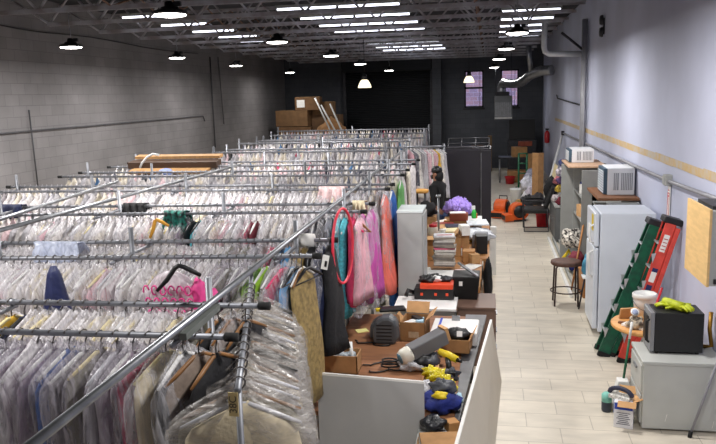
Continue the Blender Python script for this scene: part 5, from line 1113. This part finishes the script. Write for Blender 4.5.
tag(MB().blob((p.x - .12, p.y + .07, .9), (.06, .07, .05), 41, .2).build('plastic_bag', MATS['bag_clear']), 'white crumpled bag beside the charcoal pouch', 'bag')
p = at(432, 426, z=.78); tag(MB().blob((p.x + .0, p.y + .06, .775), (.09, .07, .05), 43, .3).build('dark_bag', mat('black_film', (34, 36, 42), .3, 0, .3, 14, bump=.5)), 'black shiny bag before the blue tool bag', 'bag')
p = at(452, 422, z=.78); boxo('small_box', (p.x, p.y, .755), (.085, .09, .075), mat('tan_small_box', (176, 128, 78), .8, 0, .1, 8), 'small tan box near the leaning panel before the blue bag', 'box', .5)
p = at(436, 440, z=.76)
for i in range(4): boxo('cardboard_sheet', (p.x + .01 * i, p.y - .05 + .015 * i, .726 + .013 * i), (.27, .22, .011), card if i % 2 else mat('grey_board', (150, 140, 128), .8, 0, .1, 6), 'flattened cardboard sheet on the low stand, %s from the bottom' % ordinal(i + 1), 'cardboard', .06 * i, 0, 'flattened cardboard on the low stand')
for i, (px, py, r, m_, nm, lab) in enumerate(((430, 394, .04, paper, 'white_packet', 'small white packet at the panel corner beside the charcoal pouch'), (450, 374, .05, MATS['charcoal_bag'], 'dark_bag', 'small charcoal bag under the yellow power drill'), (436, 372, .045, cardin, 'tan_packet', 'tan packet beside the yellow power drill'), (455, 398, .04, MATS['pale_blue_plastic'], 'blue_packet', 'pale blue packet beside the blue tool bag'), (426, 352, .04, darksteel, 'metal_part', 'dark metal part beside the grey lamp head'), (448, 346, .045, cardin, 'torn_card', 'torn tan card between the lamp head and shallow box'))):
    p = at(px, py, z=T + .04); tag(MB().blob((p.x, p.y, T + r * .75), (r * 1.5, r * 1.2, r), 110 + i, .3).build(nm, m_), lab, 'packet')
# --- toolbox and bin on the white desk
p = at(434, 300, z=.75); tbx = thing('tool_case', 'black tool case with orange tray lid on the white desk', 'tool case', (p.x, p.y + .12, .75))
MB().box((p.x, p.y + .14, .82), (.46, .3, .13)).build('case', black, tbx, .015); MB().box((p.x + .03, p.y + .12, .91), (.38, .28, .06)).build('orange_tray', mat('orange_red', (220, 72, 38), .45, 0, .08, 6), tbx, .01)
for dx in (-.14, .02, .15): MB().box((p.x + dx, p.y - .014, .82), (.03, .012, .03)).build('latch', mat('orange_red', (220, 72, 38)), tbx)
MB().tube([(p.x - .23, p.y + .05, .82), (p.x - .3, p.y, .86), (p.x - .32, p.y - .04, .8)], .025, 8).build('strap', black, tbx)
for i, (dx, dy, r, m_, lab) in enumerate(((-.09, .1, .07, black, 'black drill part in the orange tray'), (.02, .12, .05, white, 'white bottle part in the orange tray'), (.13, .13, .05, darksteel, 'dark grey tool part in the orange tray'), (-.0, .2, .06, black, 'black pouch at the back of the orange tray'))):
    tag(MB().blob((p.x + dx, p.y + dy, .97), (r * 1.4, r, r * .7), 60 + i, .25).build('tool_part', m_), lab, 'tool part', 'tools in the orange tray')
p = at(466, 298, z=.72); bn = thing('black_bin', 'black plastic bin with a silver bar across on the brown pedestal', 'bin', (p.x, p.y + .15, .7))
MB().loft([[(p.x - .13, p.y + .0, .7), (p.x + .13, p.y + .0, .7), (p.x + .13, p.y + .3, .7), (p.x - .13, p.y + .3, .7)], [(p.x - .16, p.y - .03, .98), (p.x + .16, p.y - .03, .98), (p.x + .16, p.y + .33, .98), (p.x - .16, p.y + .33, .98)]], 0, False).build('body', black, bn, .01)
MB().box((p.x - .06, p.y - .034, .9), (.04, .01, .05)).build('white_logo', paper, bn)
pipe('silver_bar', [(p.x - .1, p.y + .35, 1.06), (p.x + .14, p.y - .02, .99)], .018, steel, 'silver bar lying across the black bin', 'bar')
# --- long far table
lt = thing('work_table', 'long wooden work table crowded with boxes beside the aisle', 'table', (-.5, 11.4, 0))
MB().span((-.98, 10.3, .76), (.0, 13.0, .8)).build('tabletop', mat('honey_wood', (172, 120, 70), .55, 0, .15, 3, stretch=(1, 8, 1)), lt, .005)
for x in (-.94, -.05):
    for y in (10.38, 11.6, 12.9): MB().box((x, y, .38), (.07, .07, .76)).build('leg', MATS['tan_wood'], lt)
nt_ = thing('side_table', 'small wooden table carrying the magazine stack behind the white desk', 'table', (-.62, 9.7, 0))
MB().span((-.98, 9.1, .76), (-.1, 10.28, .8)).build('tabletop', MATS['honey_wood'], nt_, .005)
for x in (-.94, -.15):
    for y in (9.16, 10.2): MB().box((x, y, .38), (.06, .06, .76)).build('leg', MATS['tan_wood'], nt_)
MB().span((-.06, 10.38, .62), (-.03, 12.9, .74)).build('apron', MATS['tan_wood'], lt)
Z8 = .8
p = at(447, 284, z=Z8); tag(MB().box((p.x + .0, p.y + .15, Z8 + .045), (.72, .7, .02), rz=.05).build('white_board', paper, None), 'white paper sheet under the stack of magazines', 'paper'); boxo('flat_carton', (p.x, p.y + .15, Z8 + .017), (.8, .8, .034), card, 'flat carton under the white paper sheet', 'carton')
tag(MB().box((p.x - .0, p.y + .02, Z8 + .062), (.34, .26, .012), rz=-.08).build('picture_magazine', mat('picture_page', (226, 226, 224), .5, 0, .4, 9, rgb2=(70, 90, 120))), 'open picture magazine before the magazine stack', 'magazine')
q = random.Random(21); z = Z8 + .058
names = ['grey', 'white', 'cream', 'tan', 'pale blue']
sp0 = at(444, 272, z=Z8)
for i in range(18):
    h = q.uniform(.016, .03); c = q.choice([(170, 160, 148), (200, 194, 184), (150, 140, 128), (120, 112, 106), (214, 208, 200)])
    if i in (10,): c = (206, 90, 120)
    if i == 17: c = (236, 234, 236)
    m_ = mat('magazine_%d' % i, c, .6, 0, .12, 30)
    o = boxo('magazine', (sp0.x + q.uniform(-.015, .015), sp0.y + .16 + q.uniform(-.01, .01), z + h / 2), (.27, .2, h), m_, 'magazine in the tall stack on the work table, %s from the bottom' % ordinal(i + 1), 'magazine', q.uniform(-.2, .2), 0, 'magazines in the tall stack'); z += h
mg = o; MB().box((sp0.x, sp0.y + .13, z + .002), (.2, .03, .003), rz=.15).build('red_stripe', red, mg)
# boxes etc behind
p = at(443, 262, z=Z8); bb = open_box('cardboard_box', 'big open cardboard box behind the magazine stack', (p.x - .02, p.y + .55, Z8), (.5, .4, .27), .02, card, False)
MB().box((p.x + .16, p.y + .5, Z8 + .33), (.12, .4, .006), rz=.02, ry=-.9).build('flap', cardin, bb); MB().box((p.x - .15, p.y + .3, Z8 + .28), (.3, .16, .006), rz=.02, rx=.15).build('flap', cardin, bb)
def on(px, py, z=Z8): return at(px, py, z=z)
p = on(431, 243, 1.0); jar(p.x, 10.75, Z8 + .2, .075, .2, mat('clear_jar', (220, 206, 190), .3, 0, .1, 6), red, 'clear jar with a red lid near the silver stand')
boxo('carton', (p.x, 10.75, Z8 + .1), (.3, .26, .2), cardin, 'tan carton under the red lidded jar', 'carton')
p = on(441, 243, 1.0); jar(p.x, 10.8, Z8 + .2, .07, .12, white, paper, 'short white tub beside the red lidded jar', 'tub', 'tub'); boxo('carton', (p.x + .04, 10.85, Z8 + .1), (.24, .24, .2), card, 'brown carton under the short white tub', 'carton')
p = on(462, 245, .9); boxo('carton', (p.x, 10.6, Z8 + .15), (.2, .3, .3), card, 'brown carton beside the big open box', 'carton', .1); boxo('white_packet', (p.x + .04, 10.5, Z8 + .37), (.12, .2, .14), paper, 'white packet on the carton beside the big open box', 'packet', .3)
boxo('carton', (p.x + .12, 10.1, Z8 + .08), (.16, .2, .16), MATS['tan_small_box'], 'small tan carton with white sticker at the table edge', 'carton')
boxo('yellowed_paper', (p.x - .12, 10.9, Z8 + .26), (.3, .3, .08), mat('yellowed', (226, 214, 170), .8, 0, .1, 8), 'yellowed paper bundle beyond the big open box', 'paper', .2); boxo('carton', (p.x - .12, 10.92, Z8 + .11), (.3, .3, .22), cardin, 'tan carton under the yellowed paper bundle', 'carton')
p = on(453, 231, 1.0); boxo('plastic_box', (p.x, 11.6, Z8 + .12), (.3, .3, .24), mat('dark_blue_box', (44, 50, 66), .4, 0, .1, 6), 'dark blue plastic box behind the yellowed paper', 'box')
p = on(446, 222, 1.0); boxo('red_brown_book', (p.x - .05, 12.1, Z8 + .15), (.36, .22, .07), mat('red_brown', (130, 44, 34), .5, 0, .1, 6), 'red-brown box lying before the purple tulle', 'box'); boxo('carton', (p.x - .05, 12.15, Z8 + .055), (.4, .3, .11), card, 'carton under the red-brown box', 'carton')
p = on(428, 222, .95); boxo('carton', (-.82, 11.5, Z8 + .12), (.28, .34, .24), cardin, 'tan carton at the far corner of the work table', 'carton', .1); tag(MB().blob((-.8, 12.35, Z8 + .08), (.16, .2, .1), 71, .25).build('white_cloth', MATS['cloth_white']), 'white cloth heap on the table before the person', 'cloth')
tag(MB().blob((-.62, 11.8, Z8 + .1), (.1, .14, .08), 73, .25).build('yellow_rag', mat('dull_yellow', (206, 180, 60), .8, 0, .2, 9)), 'dull yellow rag beside the silver stand', 'rag')
stp = at(436, 240, z=.9); sd = thing('metal_stand', 'thin silver stand with a round top on the work table', 'stand', (-.77, 11.2, Z8))
MB().cyl((-.77, 11.2, Z8 + .01), (-.77, 11.2, at(436, 197, y=11.2).z), .016, n=10).build('pole', steel, sd); MB().lathe([(.01, 0), (.04, .0), (.04, .03), (.01, .035)], 16, (-.77, 11.2, at(436, 197, y=11.2).z)).build('knob', steel, sd); MB().lathe([(.1, Z8), (.1, Z8 + .012), (.02, Z8 + .02)], 20, (-.77, 11.2, 0)).build('base', steel, sd)
p = at(427, 207, y=12.7); tag(MB().blob((p.x, 12.7, p.z - .05), (.16, .14, .14), 75, .25).build('black_bundle', CL['black'][0]), 'black cloth bundle beside the person in black', 'bundle'); boxo('carton', (p.x, 12.75, Z8 + .1), (.32, .3, .2), card, 'carton under the black cloth bundle', 'carton')
# purple tulle
tl = MB(); q = random.Random(31); c0 = at(458, 206, y=12.7)
for i in range(150):
    a, b_ = q.uniform(0, 2 * PI), q.uniform(0, 1.5); tl.blob(c0 + Vector((.2 * math.cos(a) * math.sin(b_), .15 * math.sin(a) * math.sin(b_), .18 * math.cos(b_) - .09)), (q.uniform(.03, .07), q.uniform(.02, .05), q.uniform(.03, .06)), i, .5, 9, 6, flat=False)
o = tag(tl.build('purple_tulle', mat('purple_tulle', (172, 146, 230), .8, 0, .12, 20, bump=.4)), 'fluffy heap of purple tulle before the black wardrobe', 'tulle'); o['kind'] = 'stuff'
p = at(459, 219, y=12.35); boxo('brown_box', (p.x, 12.3, p.z + .05), (.3, .2, .12), mat('rust_box', (132, 64, 42), .7, 0, .1, 7), 'rust brown box with a white paper in front of the purple tulle', 'box'); tag(MB().box((p.x - .02, 12.3, p.z + .118), (.26, .16, .012), rz=.1).build('white_paper', paper), 'white paper on the rust brown box', 'paper'); boxo('box_riser', (p.x, 12.45, (Z8 + p.z - .01) / 2), (.5, .46, p.z - .01 - Z8), card, 'carton carrying the purple tulle and rust brown box', 'carton')
p = at(474, 217, y=12.4); sb_ = thing('spray_bottle', 'green spray bottle with white trigger before the wardrobe', 'bottle', (p.x, 12.4, Z8))
zz = p.z - .02; MB().lathe([(.035, zz), (.04, zz + .02), (.04, zz + .1), (.018, zz + .15)], 16, (p.x, 12.4, 0)).build('body', mat('bright_green', (40, 170, 60), .4, 0, .1, 6), sb_); MB().box((p.x - .01, 12.4, zz + .18), (.06, .025, .06)).build('trigger_head', white, sb_)
tag(MB().box((p.x + .03, 12.42, zz + .04), (.05, .05, .08)).build('orange_packet', orange, None), 'small orange packet beside the green spray bottle', 'packet')
boxo('white_stand', (p.x - .02, 12.45, (Z8 + zz) / 2), (.3, .4, zz - Z8), white, 'white box under the green spray bottle', 'box')
for i in range(5): tag(MB().blob((-.22 + .015 * i, 11.9 - .12 * i, Z8 + .08 + .005 * i), (.24, .14, .07), 80 + i, .2).build('plastic_bag', mat('white_bag_film', (206, 210, 216), .35, 0, .2, 12, bump=.6)), 'white plastic bag stacked at the table edge before the wardrobe, %s from the back' % ordinal(i + 1), 'bag', 'white bags at the table edge')
tag(MB().blob((-.02, 9.95, .56), (.06, .12, .3), 91, .15, flat=False).build('hanging_apron', CL['black'][0]), 'black cloth hanging at the aisle edge of the long work table', 'cloth')
for i, (x, y, z, d, m_, rz, nm, lab, ct_) in enumerate((
 (-.3, 9.45, .81, (.22, .3, .006), mat('pinkish_paper', (236, 214, 210), .8, 0, .04, 8), .3, 'paper_sheet', 'pinkish paper sheet on the side table beside the magazines', 'paper'),
 (-.24, 9.75, .81, (.2, .28, .006), paper, -.4, 'paper_sheet', 'white paper sheet on the side table beyond the pinkish one', 'paper'),
 (-.85, 9.5, .81, (.2, .3, .006), paper, .2, 'paper_sheet', 'white paper sheet on the side table beside the locker', 'paper'),
 (-.22, 10.0, .87, (.12, .18, .13), cardin, .5, 'carton', 'tan carton standing on the corner of the side table', 'carton'),
 (-.9, 9.95, .85, (.14, .2, .1), mat('orange_box', (206, 130, 60), .7, 0, .1, 8), .1, 'carton', 'orange tan carton on the side table beside the locker', 'carton'),
 (-.12, 10.7, .93, (.16, .24, .26), black, .1, 'black_box', 'black box at the aisle edge of the long work table', 'box'),
 (-.14, 11.15, .9, (.2, .3, .2), mat('grey_box', (120, 122, 128), .6, 0, .1, 8), -.1, 'grey_box', 'grey box behind the black box on the long work table', 'box'),
 (-.5, 11.25, .86, (.24, .2, .12), mat('dark_blue_box', (44, 50, 66)), .4, 'dark_box', 'dark blue flat box in the middle of the long work table', 'box'),
 (-.92, 10.6, .9, (.1, .2, .2), orange, .1, 'orange_box', 'narrow orange box beside the locker on the long work table', 'box'),
 (-.35, 11.5, .84, (.3, .12, .08), yellow, .5, 'yellow_case', 'yellow plastic case on the long work table', 'case'),
 (-.6, 12.55, .86, (.3, .2, .12), mat('pale_tan', (214, 190, 150), .8, 0, .1, 8), -.3, 'carton', 'pale tan carton before the person on the long work table', 'carton'),
 (-.72, 12.1, .88, (.14, .14, .16), white, .2, 'white_box', 'small white box beside the silver stand', 'box'),
 (-.2, 12.1, 1.0, (.34, .5, .02), mat('white_bag_film', (206, 210, 216)), .1, 'plastic_sheeting', 'flat grey white plastic sheeting on the bags at the table edge', 'sheeting'))):
    boxo(nm, (x, y, z), d, m_, lab, ct_, rz, .003)
for i, (x, y, r, h, m_, cm, lab) in enumerate(((-.42, 10.45, .035, .14, white, red, 'small white bottle with red lid beside the big open box'), (-.86, 10.9, .04, .12, mat('amber_jar', (170, 100, 40), .3, 0, .1, 8), white, 'amber jar with white lid by the locker'), (-.4, 12.75, .04, .1, paper, blue, 'white pot with blue lid near the purple tulle'), (-.5, 11.75, .035, .12, mat('bright_yellow', (232, 200, 20)), black, 'yellow bottle with black lid on the long work table'))): jar(x, y, Z8, r, h, m_, cm, lab)
tag(MB().blob((-.16, 10.5, .55), (.07, .1, .28), 93, .15, flat=False).build('hanging_apron', CL['black'][0]), 'black cloth hanging between the side table and the long work table', 'cloth')
boxo('white_post', (.06, 12.6, .42), (.1, .1, .84), white, 'white post at the far aisle corner of the work table', 'post')
ws = thing('round_stool', 'round wooden topped stool beside the person in black', 'stool', (-1.15, 13.2, 0)); p = at(421, 191, y=13.1)
MB().lathe([(.01, p.z - .03), (.13, p.z - .03), (.14, p.z), (.13, p.z + .03), (.01, p.z + .035)], 24, (p.x, 13.1, 0)).build('seat', mat('orange_wood', (206, 150, 70), .5, 0, .12, 5), ws)
for a in (.8, 2.4, 3.9, 5.5): MB().tube([(p.x + .1 * math.cos(a), 13.1 + .1 * math.sin(a), p.z - .03), (p.x + .18 * math.cos(a), 13.1 + .2 * math.sin(a), 0)], .016, 8).build('leg', darksteel, ws)

# ------------------------------------------------------------------ light and render
wld = bpy.data.worlds.new('world'); S.world = wld; wld.use_nodes = True
bg_ = wld.node_tree.nodes['Background']; bg_.inputs[0].default_value = lin((190, 200, 240)); bg_.inputs[1].default_value = 2.6
S.view_settings.view_transform = 'Standard'; S.view_settings.look = 'None'; S.view_settings.gamma = 1.0; S.view_settings.exposure = 0.32; S.view_settings.use_curve_mapping = False
cy = S.cycles
cy.use_denoising = True
try: cy.denoiser = 'OPENIMAGEDENOISE'
except Exception: pass
cy.transparent_max_bounces = 20; cy.max_bounces = 7; cy.diffuse_bounces = 4; cy.glossy_bounces = 3; cy.transmission_bounces = 3
cy.sample_clamp_indirect = 6.0; cy.caustics_reflective = False; cy.caustics_refractive = False
